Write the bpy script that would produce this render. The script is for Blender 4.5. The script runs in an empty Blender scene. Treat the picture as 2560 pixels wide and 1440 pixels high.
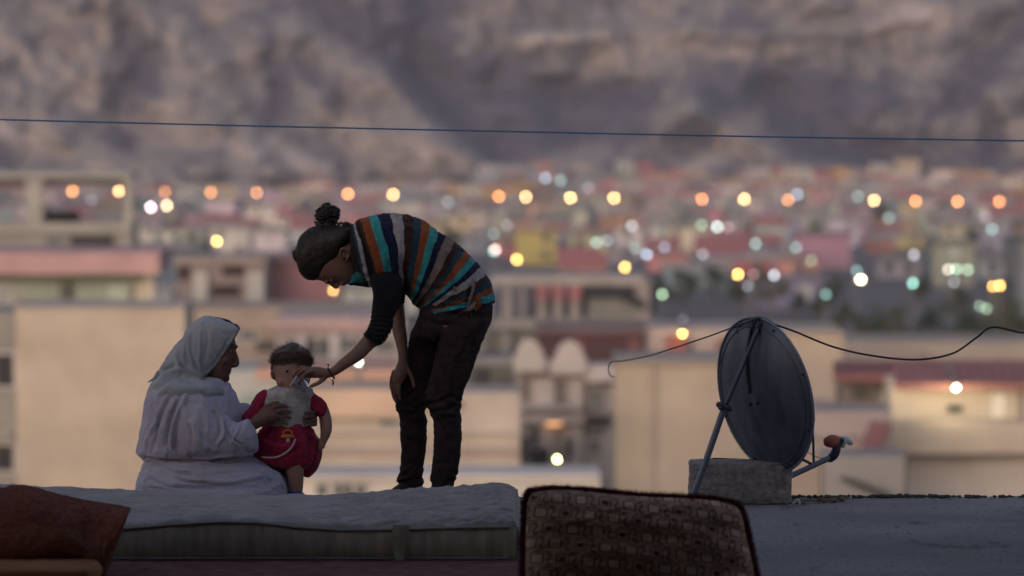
import bpy, bmesh, math, random
import numpy as np
from mathutils import Vector
random.seed(7)
R = math.radians
scene = bpy.context.scene
COL = scene.collection

# ------------------------------------------------------------------ camera, world, sun, exposure
HC, PITCH, LENS = 2.35, 3.67, 135.0
F = LENS / 36.0 * 2560.0
cam_d = bpy.data.cameras.new('camera'); cam = bpy.data.objects.new('camera', cam_d); COL.objects.link(cam)
cam.location = (0, 0, HC); cam.rotation_euler = (R(90 - PITCH), 0, 0)
cam_d.lens = LENS; cam_d.sensor_width = 36; cam_d.clip_start = 0.1; cam_d.clip_end = 9000
cam_d.dof.use_dof = True; cam_d.dof.focus_distance = 19.35; cam_d.dof.aperture_fstop = 1.95; cam_d.dof.aperture_blades = 0
scene.camera = cam

SUN_EL, SUN_AZ = 9.0, 200.0       # afterglow low behind the camera (azimuth clockwise from +Y)
w = bpy.data.worlds.new('World'); scene.world = w; w.use_nodes = True
nt = w.node_tree; bg = nt.nodes['Background']
sky = nt.nodes.new('ShaderNodeTexSky'); sky.sky_type = 'NISHITA'; sky.sun_disc = False
sky.sun_elevation = R(SUN_EL); sky.sun_rotation = R(SUN_AZ); sky.dust_density = 3.0; sky.ozone_density = 1.5; sky.air_density = 1.0
tint = nt.nodes.new('ShaderNodeMix'); tint.data_type = 'RGBA'; tint.blend_type = 'MULTIPLY'; tint.inputs[0].default_value = 1
tint.inputs[7].default_value = (1.05, .97, .98, 1)      # mauve dusk air
nt.links.new(sky.outputs[0], tint.inputs[6]); nt.links.new(tint.outputs[2], bg.inputs[0]); bg.inputs[1].default_value = 0.10
sd = bpy.data.lights.new('sun', 'SUN'); so = bpy.data.objects.new('sun', sd); COL.objects.link(so)
sd.energy = 0.5; sd.angle = R(26); sd.color = (1.0, 0.87, 0.87)
a = R(SUN_AZ); e = R(SUN_EL)
sdir = Vector((math.sin(a) * math.cos(e), math.cos(a) * math.cos(e), math.sin(e)))
so.rotation_euler = (-sdir).to_track_quat('-Z', 'Y').to_euler(); so.location = (0, -20, 40)
scene.view_settings.view_transform = 'Standard'; scene.view_settings.look = 'None'
scene.view_settings.gamma = 1; scene.view_settings.use_curve_mapping = False
scene.view_settings.exposure = 1.22
HAZE, HAZE_TOP = .00021, 900
scene.cycles.use_adaptive_sampling = False
scene.cycles.use_denoising = True
scene.cycles.max_bounces = 5; scene.cycles.diffuse_bounces = 3; scene.cycles.volume_bounces = 1
scene.cycles.sample_clamp_indirect = 6

# ------------------------------------------------------------------ projection helpers
P = R(PITCH)
FWD = np.array([0, math.cos(P), -math.sin(P)]); UP = np.array([0, math.sin(P), math.cos(P)])
def W(px, py, Y):
    """world point seen at photo pixel (px,py) lying on the plane y = Y"""
    d = FWD + np.array([1, 0, 0]) * ((px - 1280) / F) + UP * ((720 - py) / F)
    return np.array([0, 0, HC]) + d * (Y / d[1])
def proj(co):
    q = co - np.array([0, 0, HC]); dd = q @ FWD
    return np.stack([1280 + F * q[:, 0] / dd, 720 - F * (q @ UP) / dd], 1)
def wx(px, Y): return float(W(px, 720, Y)[0])

# ------------------------------------------------------------------ noise
_rs = np.random.RandomState(3)
_perm = _rs.permutation(4096); _val = _rs.rand(4096)
def vnoise(p):
    i = np.floor(p).astype(np.int64); f = p - i; f = f * f * (3 - 2 * f); out = 0
    for dx in (0, 1):
        for dy in (0, 1):
            for dz in (0, 1):
                h = _perm[(i[:, 0] + dx) & 4095]; h = _perm[(h + i[:, 1] + dy) & 4095]; h = _val[_perm[(h + i[:, 2] + dz) & 4095]]
                out = out + h * (f[:, 0] if dx else 1 - f[:, 0]) * (f[:, 1] if dy else 1 - f[:, 1]) * (f[:, 2] if dz else 1 - f[:, 2])
    return out * 2 - 1
def fbm(p, o=4):
    s = 0; a = 1; t = 0
    for k in range(o): s = s + a * vnoise(p * (2 ** k) + 13.7 * k); t += a; a *= .5
    return s / t

# ------------------------------------------------------------------ materials
def mat(name, col, rough=.85, var=.25, scale=6, bump=0., bscale=60, spec=.3, col2=None, metal=0, stretch=None, attr=None, sheen=0, detail=4):
    m = bpy.data.materials.new(name); m.use_nodes = True; n = m.node_tree; b = n.nodes['Principled BSDF']
    b.inputs['Roughness'].default_value = rough; b.inputs['Metallic'].default_value = metal
    b.inputs['Specular IOR Level'].default_value = spec; b.inputs['Sheen Weight'].default_value = sheen
    tc = n.nodes.new('ShaderNodeTexCoord'); mp = n.nodes.new('ShaderNodeMapping')
    n.links.new(tc.outputs['Object'], mp.inputs[0])
    if stretch: mp.inputs['Scale'].default_value = stretch
    nz = n.nodes.new('ShaderNodeTexNoise'); nz.inputs['Scale'].default_value = scale; nz.inputs['Detail'].default_value = detail
    n.links.new(mp.outputs[0], nz.inputs['Vector'])
    mx = n.nodes.new('ShaderNodeMix'); mx.data_type = 'RGBA'
    mr = n.nodes.new('ShaderNodeMapRange'); mr.inputs[1].default_value = .3; mr.inputs[2].default_value = .7
    n.links.new(nz.outputs[0], mr.inputs[0]); n.links.new(mr.outputs[0], mx.inputs[0])
    c2 = col2 or tuple(c * (1 - var) for c in col)
    if attr:
        at = n.nodes.new('ShaderNodeAttribute'); at.attribute_name = attr
        ml = n.nodes.new('ShaderNodeMix'); ml.data_type = 'RGBA'; ml.blend_type = 'MULTIPLY'; ml.inputs[0].default_value = 1
        mx.inputs[6].default_value = (1, 1, 1, 1); mx.inputs[7].default_value = (1 - var, 1 - var, 1 - var, 1)
        n.links.new(at.outputs[0], ml.inputs[6]); n.links.new(mx.outputs[2], ml.inputs[7]); n.links.new(ml.outputs[2], b.inputs[0])
    else:
        mx.inputs[6].default_value = (*col, 1); mx.inputs[7].default_value = (*c2, 1)
        n.links.new(mx.outputs[2], b.inputs[0])
    if bump:
        nb = n.nodes.new('ShaderNodeTexNoise'); nb.inputs['Scale'].default_value = bscale; nb.inputs['Detail'].default_value = 3
        n.links.new(mp.outputs[0], nb.inputs['Vector'])
        bp = n.nodes.new('ShaderNodeBump'); bp.inputs['Strength'].default_value = bump; bp.inputs['Distance'].default_value = .01
        n.links.new(nb.outputs[0], bp.inputs['Height']); n.links.new(bp.outputs[0], b.inputs['Normal'])
    return m
def emit(name, col, strength, sample=False):
    m = bpy.data.materials.new(name); m.use_nodes = True; n = m.node_tree; b = n.nodes['Principled BSDF']
    b.inputs[0].default_value = (.8, .8, .8, 1); b.inputs['Emission Color'].default_value = (*col, 1); b.inputs['Emission Strength'].default_value = strength
    m.cycles.emission_sampling = 'AUTO' if sample else 'NONE'
    return m

# ------------------------------------------------------------------ object helpers
def tag(o, label=None, cat=None, group=None, kind=None):
    if label: o['label'] = label
    if cat: o['category'] = cat
    if group: o['group'] = group
    if kind: o['kind'] = kind
    return o
def empty(name, loc, label, cat, group=None, rz=0):
    o = bpy.data.objects.new(name, None); COL.objects.link(o); o.location = loc; o.rotation_euler = (0, 0, rz)
    o.empty_display_size = .2
    return tag(o, label, cat, group)
def link(name, me, m=None, parent=None):
    o = bpy.data.objects.new(name, me); COL.objects.link(o)
    if m: me.materials.clear(); me.materials.append(m)
    if parent:
        o.parent = parent
        # world-space meshes: cancel the parent's transform (parents are unscaled; grandparents are identity children)
        top = parent; off = Vector((0, 0, 0)); 
        while top: off += top.location; top = top.parent
        o.location = -off
    return o
def mesh_np(name, v, f, smooth=True):
    me = bpy.data.meshes.new(name); me.from_pydata([tuple(map(float, q)) for q in v], [], [tuple(map(int, q)) for q in f]); me.update()
    if smooth:
        me.polygons.foreach_set('use_smooth', [True] * len(me.polygons))
    return me
def getco(me):
    a = np.empty(len(me.vertices) * 3, dtype=np.float32); me.vertices.foreach_get('co', a); return a.reshape(-1, 3).astype(float)
def getno(me):
    a = np.empty(len(me.vertices) * 3, dtype=np.float32); me.vertices.foreach_get('normal', a); return a.reshape(-1, 3).astype(float)
def setco(me, c): me.vertices.foreach_set('co', np.ascontiguousarray(c, dtype=np.float32).ravel()); me.update()
def set_attr(me, name, cols):
    at = me.color_attributes.new(name, 'FLOAT_COLOR', 'POINT')
    c4 = np.ones((len(cols), 4), dtype=np.float32); c4[:, :3] = cols; at.data.foreach_set('color', c4.ravel())

class MB:
    """collects closed shapes of one mesh"""
    def __init__(s): s.v = []; s.f = []; s.n = 0; s.t = []
    def add(s, v, f, t=None):
        s.v.append(np.asarray(v, float)); s.f += [tuple(i + s.n for i in q) for q in f]; s.n += len(v)
        s.t.append(np.zeros(len(v)) if t is None else t)
    def box(s, x0, x1, y0, y1, z0, z1):
        v = [(x, y, z) for x in (x0, x1) for y in (y0, y1) for z in (z0, z1)]
        s.add(v, [(0, 1, 3, 2), (4, 6, 7, 5), (0, 4, 5, 1), (2, 3, 7, 6), (0, 2, 6, 4), (1, 5, 7, 3)]); return s
    def rings(s, rings, closed=True, caps=True, t=None):
        n = len(rings[0]); m = len(rings); v = np.concatenate(rings); f = []
        for i in range(m - 1):
            for j in range(n if closed else n - 1):
                k = (j + 1) % n; f.append((i * n + j, i * n + k, (i + 1) * n + k, (i + 1) * n + j))
        if caps and closed:
            f.append(tuple(range(n - 1, -1, -1))); f.append(tuple(range((m - 1) * n, m * n)))
        s.add(v, f, None if t is None else np.repeat(t, n)); return s
    def mesh(s, name, smooth=True):
        return mesh_np(name, np.concatenate(s.v), s.f, smooth)
    def obj(s, name, m, parent=None, smooth=False):
        return link(name, s.mesh(name, smooth), m, parent)

def catmull(a, n):
    a = np.asarray(a, float); m = len(a)
    if m == 2: u = np.linspace(0, 1, n)[:, None]; return a[0] * (1 - u) + a[1] * u
    u = np.linspace(0, m - 1, n); i = np.minimum(u.astype(int), m - 2); t = (u - i)[:, None]
    p0 = a[np.maximum(i - 1, 0)]; p1 = a[i]; p2 = a[i + 1]; p3 = a[np.minimum(i + 2, m - 1)]
    return .5 * ((2 * p1) + (-p0 + p2) * t + (2 * p0 - 5 * p1 + 4 * p2 - p3) * t * t + (-p0 + 3 * p1 - 3 * p2 + p3) * t ** 3)
def loft(mb, sec, n=40, seg=28, e=2.0, cap=.5, arc=None, tt=None):
    """sec: (Ax,Ay,Bx,By,Y,dy) photo outline points A,B of a cross-section whose middle lies at depth Y, half-depth dy"""
    s = catmull(sec, n)
    rings = []
    if arc: th = np.linspace(arc, 2 * math.pi - arc, seg)
    else: th = np.linspace(0, 2 * math.pi, seg, endpoint=False)
    c, sn = np.cos(th), np.sin(th)
    ce = np.sign(c) * np.abs(c) ** (2 / e); se = np.sign(sn) * np.abs(sn) ** (2 / e)
    cen = []; us = []; ds = []
    for q in s:
        A = W(q[0], q[1], q[4]); B = W(q[2], q[3], q[4]); cen.append((A + B) / 2); us.append((B - A) / 2); ds.append(q[5])
    cen = np.array(cen); us = np.array(us)
    def ring(k, sc, off): return cen[k] + off + (np.outer(ce, us[k]) + np.outer(se, np.array([0, ds[k], 0]))) * sc
    tv = []
    base = np.linspace(0, 1, n) if tt is None else tt
    if cap and not arc:
        d0 = cen[0] - cen[1]; d0 /= np.linalg.norm(d0) + 1e-9; L0 = min(np.linalg.norm(us[0]), ds[0]) * cap
        for k in (.98, .8, .45): rings.append(ring(0, math.sqrt(1 - k * k) , d0 * L0 * k)); tv.append(base[0])
    for k in range(n): rings.append(ring(k, 1, 0)); tv.append(base[k])
    if cap and not arc:
        d1 = cen[-1] - cen[-2]; d1 /= np.linalg.norm(d1) + 1e-9; L1 = min(np.linalg.norm(us[-1]), ds[-1]) * cap
        for k in (.45, .8, .98): rings.append(ring(-1, math.sqrt(1 - k * k), d1 * L1 * k)); tv.append(base[-1])
    mb.rings(rings, closed=not arc, caps=True, t=np.array(tv)); return mb
def tube(mb, pts, r, seg=10, n=None, cap=True):
    """pts: world points; r: radius or list"""
    pts = np.asarray(pts, float); rr = np.full(len(pts), r) if np.isscalar(r) else np.asarray(r, float)
    n = n or max(2, (len(pts) - 1) * 5 + 1)
    q = catmull(np.column_stack([pts, rr]), n); c = q[:, :3]; rr = q[:, 3]
    tg = np.gradient(c, axis=0); tg /= np.linalg.norm(tg, axis=1)[:, None] + 1e-9
    ref = np.array([0, 1., 0]) if abs(tg[0][1]) < .8 else np.array([1., 0, 0])
    rings = []; th = np.linspace(0, 2 * math.pi, seg, endpoint=False)
    def rg(k, sc, off):
        u = np.cross(tg[k], ref); u /= np.linalg.norm(u) + 1e-9; v = np.cross(tg[k], u)
        return c[k] + off + (np.outer(np.cos(th), u) + np.outer(np.sin(th), v)) * rr[k] * sc
    if cap:
        for k in (.97, .7): rings.append(rg(0, math.sqrt(1 - k * k), -tg[0] * rr[0] * k))
    for k in range(n): rings.append(rg(k, 1, 0))
    if cap:
        for k in (.7, .97): rings.append(rg(-1, math.sqrt(1 - k * k), tg[-1] * rr[-1] * k))
    mb.rings(rings); return mb
def ptube(mb, pl, seg=10):
    """pl: (px,py,Y,r)"""
    return tube(mb, [W(q[0], q[1], q[2]) for q in pl], [q[3] for q in pl], seg)
def ball(mb, c, r, sy=1, sz=1, seg=12, sx=1):
    rings = []
    for k in range(1, 8):
        ph = math.pi * k / 8; th = np.linspace(0, 2 * math.pi, seg, endpoint=False)
        rings.append(np.stack([c[0] + r * sx * math.sin(ph) * np.cos(th), c[1] + r * sy * math.sin(ph) * np.sin(th), np.full(seg, c[2] + r * sz * math.cos(ph))], 1))
    mb.rings(rings[::-1]); return mb
def fuse(mb, voxel=.005, smooth=6, fac=.5):
    me = mb.mesh('tmp'); o = bpy.data.objects.new('tmp', me); COL.objects.link(o)
    # consistent normals for the remesher
    bm = bmesh.new(); bm.from_mesh(me); bmesh.ops.recalc_face_normals(bm, faces=bm.faces); bm.to_mesh(me); bm.free()
    r = o.modifiers.new('r', 'REMESH'); r.mode = 'VOXEL'; r.voxel_size = voxel; r.use_smooth_shade = True
    s = o.modifiers.new('s', 'SMOOTH'); s.iterations = smooth; s.factor = fac
    dg = bpy.context.evaluated_depsgraph_get(); dg.update()
    out = bpy.data.meshes.new_from_object(o.evaluated_get(dg)); bpy.data.objects.remove(o); 
    out.polygons.foreach_set('use_smooth', [True] * len(out.polygons))
    return out
def seg_dist(p, a, b):
    ab = b - a; t = np.clip(((p - a) @ ab) / (ab @ ab + 1e-9), 0, 1); return np.linalg.norm(p - (a + t[:, None] * ab), axis=1), t
def folds(me, lines, side=-1):
    """press folds into cloth: lines = (points px, width px, amplitude m)"""
    co = getco(me); no = getno(me); pp = proj(co); d = np.zeros(len(co))
    face = np.clip((no[:, 1] * side + .15) / .5, 0, 1)
    for pts, wd, amp in lines:
        q = catmull(pts, max(3, len(pts) * 4)); best = np.full(len(co), 1e9); bt = np.zeros(len(co))
        for k in range(len(q) - 1):
            dd, t = seg_dist(pp, q[k], q[k + 1]); m = dd < best; best[m] = dd[m]; bt[m] = (k + t[m]) / (len(q) - 1)
        fade = np.sin(np.clip(bt, 0.02, .98) * math.pi) ** .5
        g = np.exp(-(best / wd) ** 2) - .5 * np.exp(-((best - 1.9 * wd) / wd) ** 2)
        d += amp * g * fade
    setco(me, co + no * (d * face)[:, None])
def rough(me, amp, sc, stretch=(1, 1, 1), o=3):
    co = getco(me); no = getno(me); d = fbm(co * sc * np.array(stretch), o) * amp
    setco(me, co + no * d[:, None])

def wrinkle(me, amp, sc, stretch=(1, 1, 1), o=3, seed=0, mask=None):
    """sharp-crested cloth creases"""
    co = getco(me); no = getno(me); q = co * sc * np.array(stretch) + seed
    wq = q + .6 * np.stack([fbm(q * .7 + 5, 2), fbm(q * .7 + 9, 2), fbm(q * .7 + 2, 2)], 1)
    d = (1 - np.abs(fbm(wq, o)) * 3.2); d = np.clip(d, -1, 1); d = d * np.abs(d) ** .4 * amp
    if mask is not None: d = d * mask(proj(co))
    setco(me, co + no * d[:, None])
#__STRUCTURE__
# ================================================================== LARGE STRUCTURE
M = {}
def roof_mat():
    m = mat('roof_concrete', (.26, .24, .245), .95, .38, 1.1, .9, 38, .12, detail=8); n = m.node_tree; b = n.nodes['Principled BSDF']
    tc = n.nodes.new('ShaderNodeTexCoord'); src = b.inputs[0].links[0].from_socket
    def layer(scale, stretch, lo, hi, col, fac, src):
        mp = n.nodes.new('ShaderNodeMapping'); mp.inputs['Scale'].default_value = stretch; n.links.new(tc.outputs['Object'], mp.inputs[0])
        z = n.nodes.new('ShaderNodeTexNoise'); z.inputs['Scale'].default_value = scale; z.inputs['Detail'].default_value = 6; n.links.new(mp.outputs[0], z.inputs['Vector'])
        r = n.nodes.new('ShaderNodeMapRange'); r.inputs[1].default_value = lo; r.inputs[2].default_value = hi; r.inputs[4].default_value = fac; n.links.new(z.outputs[0], r.inputs[0])
        x = n.nodes.new('ShaderNodeMix'); x.data_type = 'RGBA'; n.links.new(r.outputs[0], x.inputs[0]); n.links.new(src, x.inputs[6]); x.inputs[7].default_value = (*col, 1); return x.outputs[2]
    src = layer(3.2, (1, .55, 1), .60, .66, (.085, .075, .085), .75, src)
    src = layer(26, (1, .5, 1), .60, .68, (.10, .09, .10), .8, src)
    src = layer(70, (1, .6, 1), .56, .70, (.40, .36, .38), .55, src)
    src = layer(1.7, (.5, 1, 1), .56, .75, (.36, .32, .34), .6, src)
    n.links.new(src, b.inputs[0]); return m
M['concrete'] = roof_mat()
M['concrete2'] = mat('block_concrete', (.36, .32, .30), .95, .5, 34, 1.0, 70, .12, detail=8)
M['plaster_in'] = mat('inner_plaster', (.22, .19, .17), .9, .2, 2)
# roof terrace: top sheet with an uneven far edge, and its slab
def roof():
    xs = np.linspace(-7, 7, 700); mb = MB()
    far = 19.745 + .02 * fbm(np.stack([xs * 3, xs * 0, xs * 0], 1), 4) + .012 * fbm(np.stack([xs * 22, xs * 0 + 3, xs * 0], 1), 3)
    lip = .012 * np.clip(fbm(np.stack([xs * 14, xs * 0 + 9, xs * 0], 1), 4) * 1.7, 0, 1) + .008 * np.abs(fbm(np.stack([xs * 50, xs * 0 + 5, xs * 0], 1), 3))
    rows = []
    for Y in (-8, 8, 14, 15.5, 16.3, 17, 17.6, 18.1, 18.5, 18.8, 19.1, 19.3, 19.45, 19.55, 19.63):
        z = .006 * fbm(np.stack([xs * 1.3, xs * 0 + Y * 1.3, xs * 0], 1), 3) if Y > 10 else xs * 0
        rows.append(np.stack([xs, xs * 0 + Y, z], 1))
    rows.append(np.stack([xs, far - .05, lip * .6], 1)); rows.append(np.stack([xs, far - .015, lip], 1)); rows.append(np.stack([xs, far, lip - .02], 1))
    rows.append(np.stack([xs, far - .01, xs * 0 - .22], 1)); rows.append(np.stack([xs, xs * 0 + 19.5, xs * 0 - .22], 1))
    rows.append(np.stack([xs, xs * 0 - 8, xs * 0 - .22], 1))
    mb.rings(rows, closed=False, caps=False)
    o = mb.obj('roof_terrace', M['concrete'], smooth=True); o['kind'] = 'structure'
roof()
hb = empty('house', (0, 5, -9), 'the house whose flat roof the people are on, plain plastered walls', 'house')
hb['kind'] = 'structure'
m_ = MB(); m_.box(-6.8, 6.8, -7.8, 19.4, -9.2, -.225); m_.obj('wall', M['plaster_in'], hb)
m_ = MB(); m_.box(-7, 7, -7.5, 15.45, 2.80, 2.98); m_.obj('shading_canopy', M['plaster_in'], hb)  # unseen canopy, added and sized to shade the foreground
m_ = MB(); m_.box(-7, 7, -8, -7.6, .003, 2.79); m_.obj('back_wall', M['plaster_in'], hb)  # unseen wall, added to block light from behind the camera
for sx in (-1, 1):
    m_ = MB(); m_.box(min(sx * 6.6, sx * 7), max(sx * 6.6, sx * 7), -7.59, 12.6, .003, 2.79); m_.obj('shading_side_wall', M['plaster_in'], hb)  # unseen walls, added to keep side light off the foreground

# terrain knots
KY = [-300, 25, 60, 130, 300, 600, 1000, 1400]; KZ = [-9, -9, -10, -13, -18, -30, -39, -45]
def gz(Y): return float(np.interp(Y, KY, KZ))
def ground():
    xs = np.linspace(-900, 900, 181); ys = np.concatenate([[-300, -100, 0, 25], np.linspace(40, 1250, 150)]); mb = MB(); rows = []
    for Y in ys:
        z = gz(Y) + (.4 * fbm(np.stack([xs * .03, xs * 0 + Y * .03, xs * 0], 1), 3) if Y > 60 else 0)
        rows.append(np.stack([xs, xs * 0 + Y, xs * 0 + z], 1))
    mb.rings(rows, closed=False, caps=False)
    o = mb.obj('ground', mat('valley_ground', (.17, .155, .165), .95, .0, .05, col2=(.08, .085, .085)), smooth=True); o['kind'] = 'structure'
ground()
def gaus(x, y, cx, cy, sx, sy, rot=0):
    c, s = math.cos(rot), math.sin(rot); dx, dy = x - cx, y - cy
    u = dx * c + dy * s; v = -dx * s + dy * c
    return np.exp(-(u / sx) ** 2 - (v / sy) ** 2)
def mountain():
    pxs = np.concatenate([np.arange(-2600, -700, 30.), np.arange(-700, 3300, 10.), np.arange(3300, 5200, 30.)]); pys = np.concatenate([np.arange(540, -150, -5.), np.arange(-150, -3400, -60.)])
    X, Yp = np.meshgrid(pxs, pys); x = X.ravel(); y = Yp.ravel(); o = x * 0
    # land seen at (x,y): depth grows with height, spurs come forward, ravines go back
    wx_ = x + 90 * fbm(np.stack([x * .002, y * .003, o + 4], 1), 3); wy_ = y + 60 * fbm(np.stack([x * .003, y * .003, o + 8], 1), 3)
    # diagonal spurs falling to the lower right on the left side, to the lower left on the right side
    left = 1 / (1 + np.exp((wx_ - 1350) / 160))
    diag = np.where(True, (wx_ - 1.15 * wy_) * left + (wx_ * .8 + 1.3 * wy_) * (1 - left), 0)
    rid = 1 - np.abs(np.sin(diag / 150)) ; rid2 = 1 - np.abs(fbm(np.stack([x * .006, y * .008, o + 2], 1), 4)) * 2
    sp = 26 * gaus(wx_, wy_, 560, 300, 330, 190, .3) + 30 * gaus(wx_, wy_, 1120, 410, 250, 55, .55) + 34 * gaus(wx_, wy_, 1750, 470, 420, 95, 0) - 30 * gaus(wx_, wy_, 850, 110, 260, 90, 1.1) - 26 * gaus(wx_, wy_, 2330, 380, 260, 90, .3) - 20 * gaus(wx_, wy_, 1480, 330, 250, 70, .3)
    h = (505 - y)
    D = 1010 + h * .17 + 8 * rid + 7 * rid2 + 18 * fbm(np.stack([x * .0035, y * .006, o + 21], 1), 4) + 7 * (1 - 2.5 * np.abs(fbm(np.stack([x * .011, y * .012, o + 27], 1), 4))) - sp * .5 - 0
    D = np.where(h < 0, 1010 + h * .6, D)
    D = np.where(y < -150, D + (-150 - y) * .25, D)
    dd = np.stack([(x - 1280) / F, o, o], 1) + FWD + np.outer((720 - y) / F, UP)
    co = np.array([0, 0, HC]) + dd * (D / dd[:, 1])[:, None]
    # grass, scree and scrub; relief shading put into colour: light crests, dark ravines
    n1 = fbm(np.stack([x * .0045, y * .007, o], 1), 5); n2 = fbm(np.stack([x * .016, y * .03, o + 5], 1), 4); n3 = fbm(np.stack([x * .05, y * .08, o + 7], 1), 3)
    def line(pts, wd):
        q = catmull(pts, 26); best = np.full(len(x), 1e9); p_ = np.stack([x + (wx_ - x) * .45, y + (wy_ - y) * .45], 1)
        for k in range(len(q) - 1): best = np.minimum(best, seg_dist(p_, q[k], q[k + 1])[0])
        return np.exp(-(best / wd) ** 2)
    u1 = x * .86 + y * .5; v1 = -x * .5 + y * .86; u2 = -x * .82 + y * .57; v2 = x * .57 + y * .82
    an1 = fbm(np.stack([u1 * .0022, v1 * .011, o + 31], 1), 4); an2 = fbm(np.stack([u2 * .0022, v2 * .012, o + 35], 1), 4); strat = fbm(np.stack([x * .0022, y * .022, o + 41], 1), 4)
    an = an1 * left + an2 * (1 - left)
    n4 = fbm(np.stack([x * .028, y * .034, o + 51], 1), 4)
    af = fbm(np.stack([u1 * .005, v1 * .03, o + 61], 1), 4) * left + fbm(np.stack([u2 * .005, v2 * .03, o + 65], 1), 4) * (1 - left)
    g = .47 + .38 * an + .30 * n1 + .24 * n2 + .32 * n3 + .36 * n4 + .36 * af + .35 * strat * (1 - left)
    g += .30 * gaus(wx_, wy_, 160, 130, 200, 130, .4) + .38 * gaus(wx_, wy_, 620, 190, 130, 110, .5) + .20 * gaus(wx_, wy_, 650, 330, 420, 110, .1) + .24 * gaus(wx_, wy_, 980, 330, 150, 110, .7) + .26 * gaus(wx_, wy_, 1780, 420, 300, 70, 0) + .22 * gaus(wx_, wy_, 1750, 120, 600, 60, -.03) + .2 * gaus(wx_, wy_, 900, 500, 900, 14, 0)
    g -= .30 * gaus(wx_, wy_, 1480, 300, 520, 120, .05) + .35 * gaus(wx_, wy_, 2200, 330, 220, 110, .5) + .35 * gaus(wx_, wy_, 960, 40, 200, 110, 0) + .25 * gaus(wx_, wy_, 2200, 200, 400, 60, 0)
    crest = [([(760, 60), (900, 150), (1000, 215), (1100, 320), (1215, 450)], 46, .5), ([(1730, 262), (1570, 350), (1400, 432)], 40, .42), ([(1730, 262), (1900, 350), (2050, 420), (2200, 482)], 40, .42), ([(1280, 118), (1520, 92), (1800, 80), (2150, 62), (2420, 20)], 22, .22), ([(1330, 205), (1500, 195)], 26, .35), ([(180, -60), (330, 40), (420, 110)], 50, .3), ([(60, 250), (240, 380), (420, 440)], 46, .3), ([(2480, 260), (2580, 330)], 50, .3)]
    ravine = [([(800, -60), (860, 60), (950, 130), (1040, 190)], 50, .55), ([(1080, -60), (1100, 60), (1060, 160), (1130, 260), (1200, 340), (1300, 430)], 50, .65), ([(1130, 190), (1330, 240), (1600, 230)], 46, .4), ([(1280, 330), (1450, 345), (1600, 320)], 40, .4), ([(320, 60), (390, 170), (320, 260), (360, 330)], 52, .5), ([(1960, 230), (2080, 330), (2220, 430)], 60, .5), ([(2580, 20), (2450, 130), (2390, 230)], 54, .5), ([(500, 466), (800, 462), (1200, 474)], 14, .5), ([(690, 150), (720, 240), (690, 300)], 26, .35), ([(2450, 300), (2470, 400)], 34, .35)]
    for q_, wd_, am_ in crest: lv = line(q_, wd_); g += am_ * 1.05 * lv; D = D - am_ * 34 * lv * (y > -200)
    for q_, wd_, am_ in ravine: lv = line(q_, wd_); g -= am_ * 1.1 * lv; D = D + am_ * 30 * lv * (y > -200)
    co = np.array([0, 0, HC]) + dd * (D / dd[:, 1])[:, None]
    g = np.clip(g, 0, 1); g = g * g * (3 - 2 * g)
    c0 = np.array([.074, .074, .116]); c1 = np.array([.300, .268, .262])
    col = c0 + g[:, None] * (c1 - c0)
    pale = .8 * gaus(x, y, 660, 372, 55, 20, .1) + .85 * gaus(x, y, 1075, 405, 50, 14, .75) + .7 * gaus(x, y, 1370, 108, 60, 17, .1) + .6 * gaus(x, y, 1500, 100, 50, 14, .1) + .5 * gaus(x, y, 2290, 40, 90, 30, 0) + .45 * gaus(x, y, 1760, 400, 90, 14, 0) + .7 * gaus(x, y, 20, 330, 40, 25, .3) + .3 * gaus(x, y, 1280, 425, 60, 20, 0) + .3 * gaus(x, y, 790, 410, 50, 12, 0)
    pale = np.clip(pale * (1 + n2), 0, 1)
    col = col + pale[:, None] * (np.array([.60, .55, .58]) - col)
    col *= (1 + .0 * x)[:, None]
    r_, c_ = X.shape; f = []
    idx = np.arange(r_ * c_).reshape(r_, c_)
    q = np.stack([idx[:-1, :-1], idx[:-1, 1:], idx[1:, 1:], idx[1:, :-1]], -1).reshape(-1, 4)
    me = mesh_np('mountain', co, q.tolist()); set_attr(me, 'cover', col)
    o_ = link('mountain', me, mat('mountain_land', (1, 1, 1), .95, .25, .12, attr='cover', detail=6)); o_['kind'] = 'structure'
mountain()

# ================================================================== TOWN
def pane_mat(): return mat('window_glass', (.05, .06, .07), .25, .2, 3, spec=.6)
M['glass'] = pane_mat(); M['frame'] = mat('window_frame', (.42, .42, .44), .6, .1)
PAL = {}
def wallmat(col, raw=False):
    l_ = sum(col) / 3; k = tuple(round(c + .0 * l_, 3) for c in col) if raw else tuple(round((c * .58 + l_ * .42) * (.84 if min(col) > .25 else 1), 3) for c in col)
    if k not in PAL: PAL[k] = mat('painted_plaster', k, .92, .26, .55, detail=6)
    return PAL[k]
CUBE = MB().box(-.5, .5, -.5, .5, 0, 1).mesh('block', False)
def cube(name, parent, m, x0, x1, y0, y1, z0, z1):
    """a box part sharing the unit mesh; coordinates in world metres"""
    key = ('c', m.name)
    if key not in PAL:
        me = CUBE.copy(); me.name = name; me.materials.append(m); PAL[key] = me
    o = bpy.data.objects.new(name, PAL[key]); COL.objects.link(o); o.parent = parent
    off = Vector((0, 0, 0)); p = parent
    while p: off += p.location; p = p.parent
    o.location = Vector(((x0 + x1) / 2, (y0 + y1) / 2, z0)) - off
    if parent.parent: 
        s = parent.scale; o.location = Vector((o.location.x / s.x, o.location.y / s.y, o.location.z / s.z)); o.scale = ((x1 - x0) / s.x, (y1 - y0) / s.y, (z1 - z0) / s.z)
    else: o.scale = (x1 - x0, y1 - y0, z1 - z0)
    return o
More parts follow.
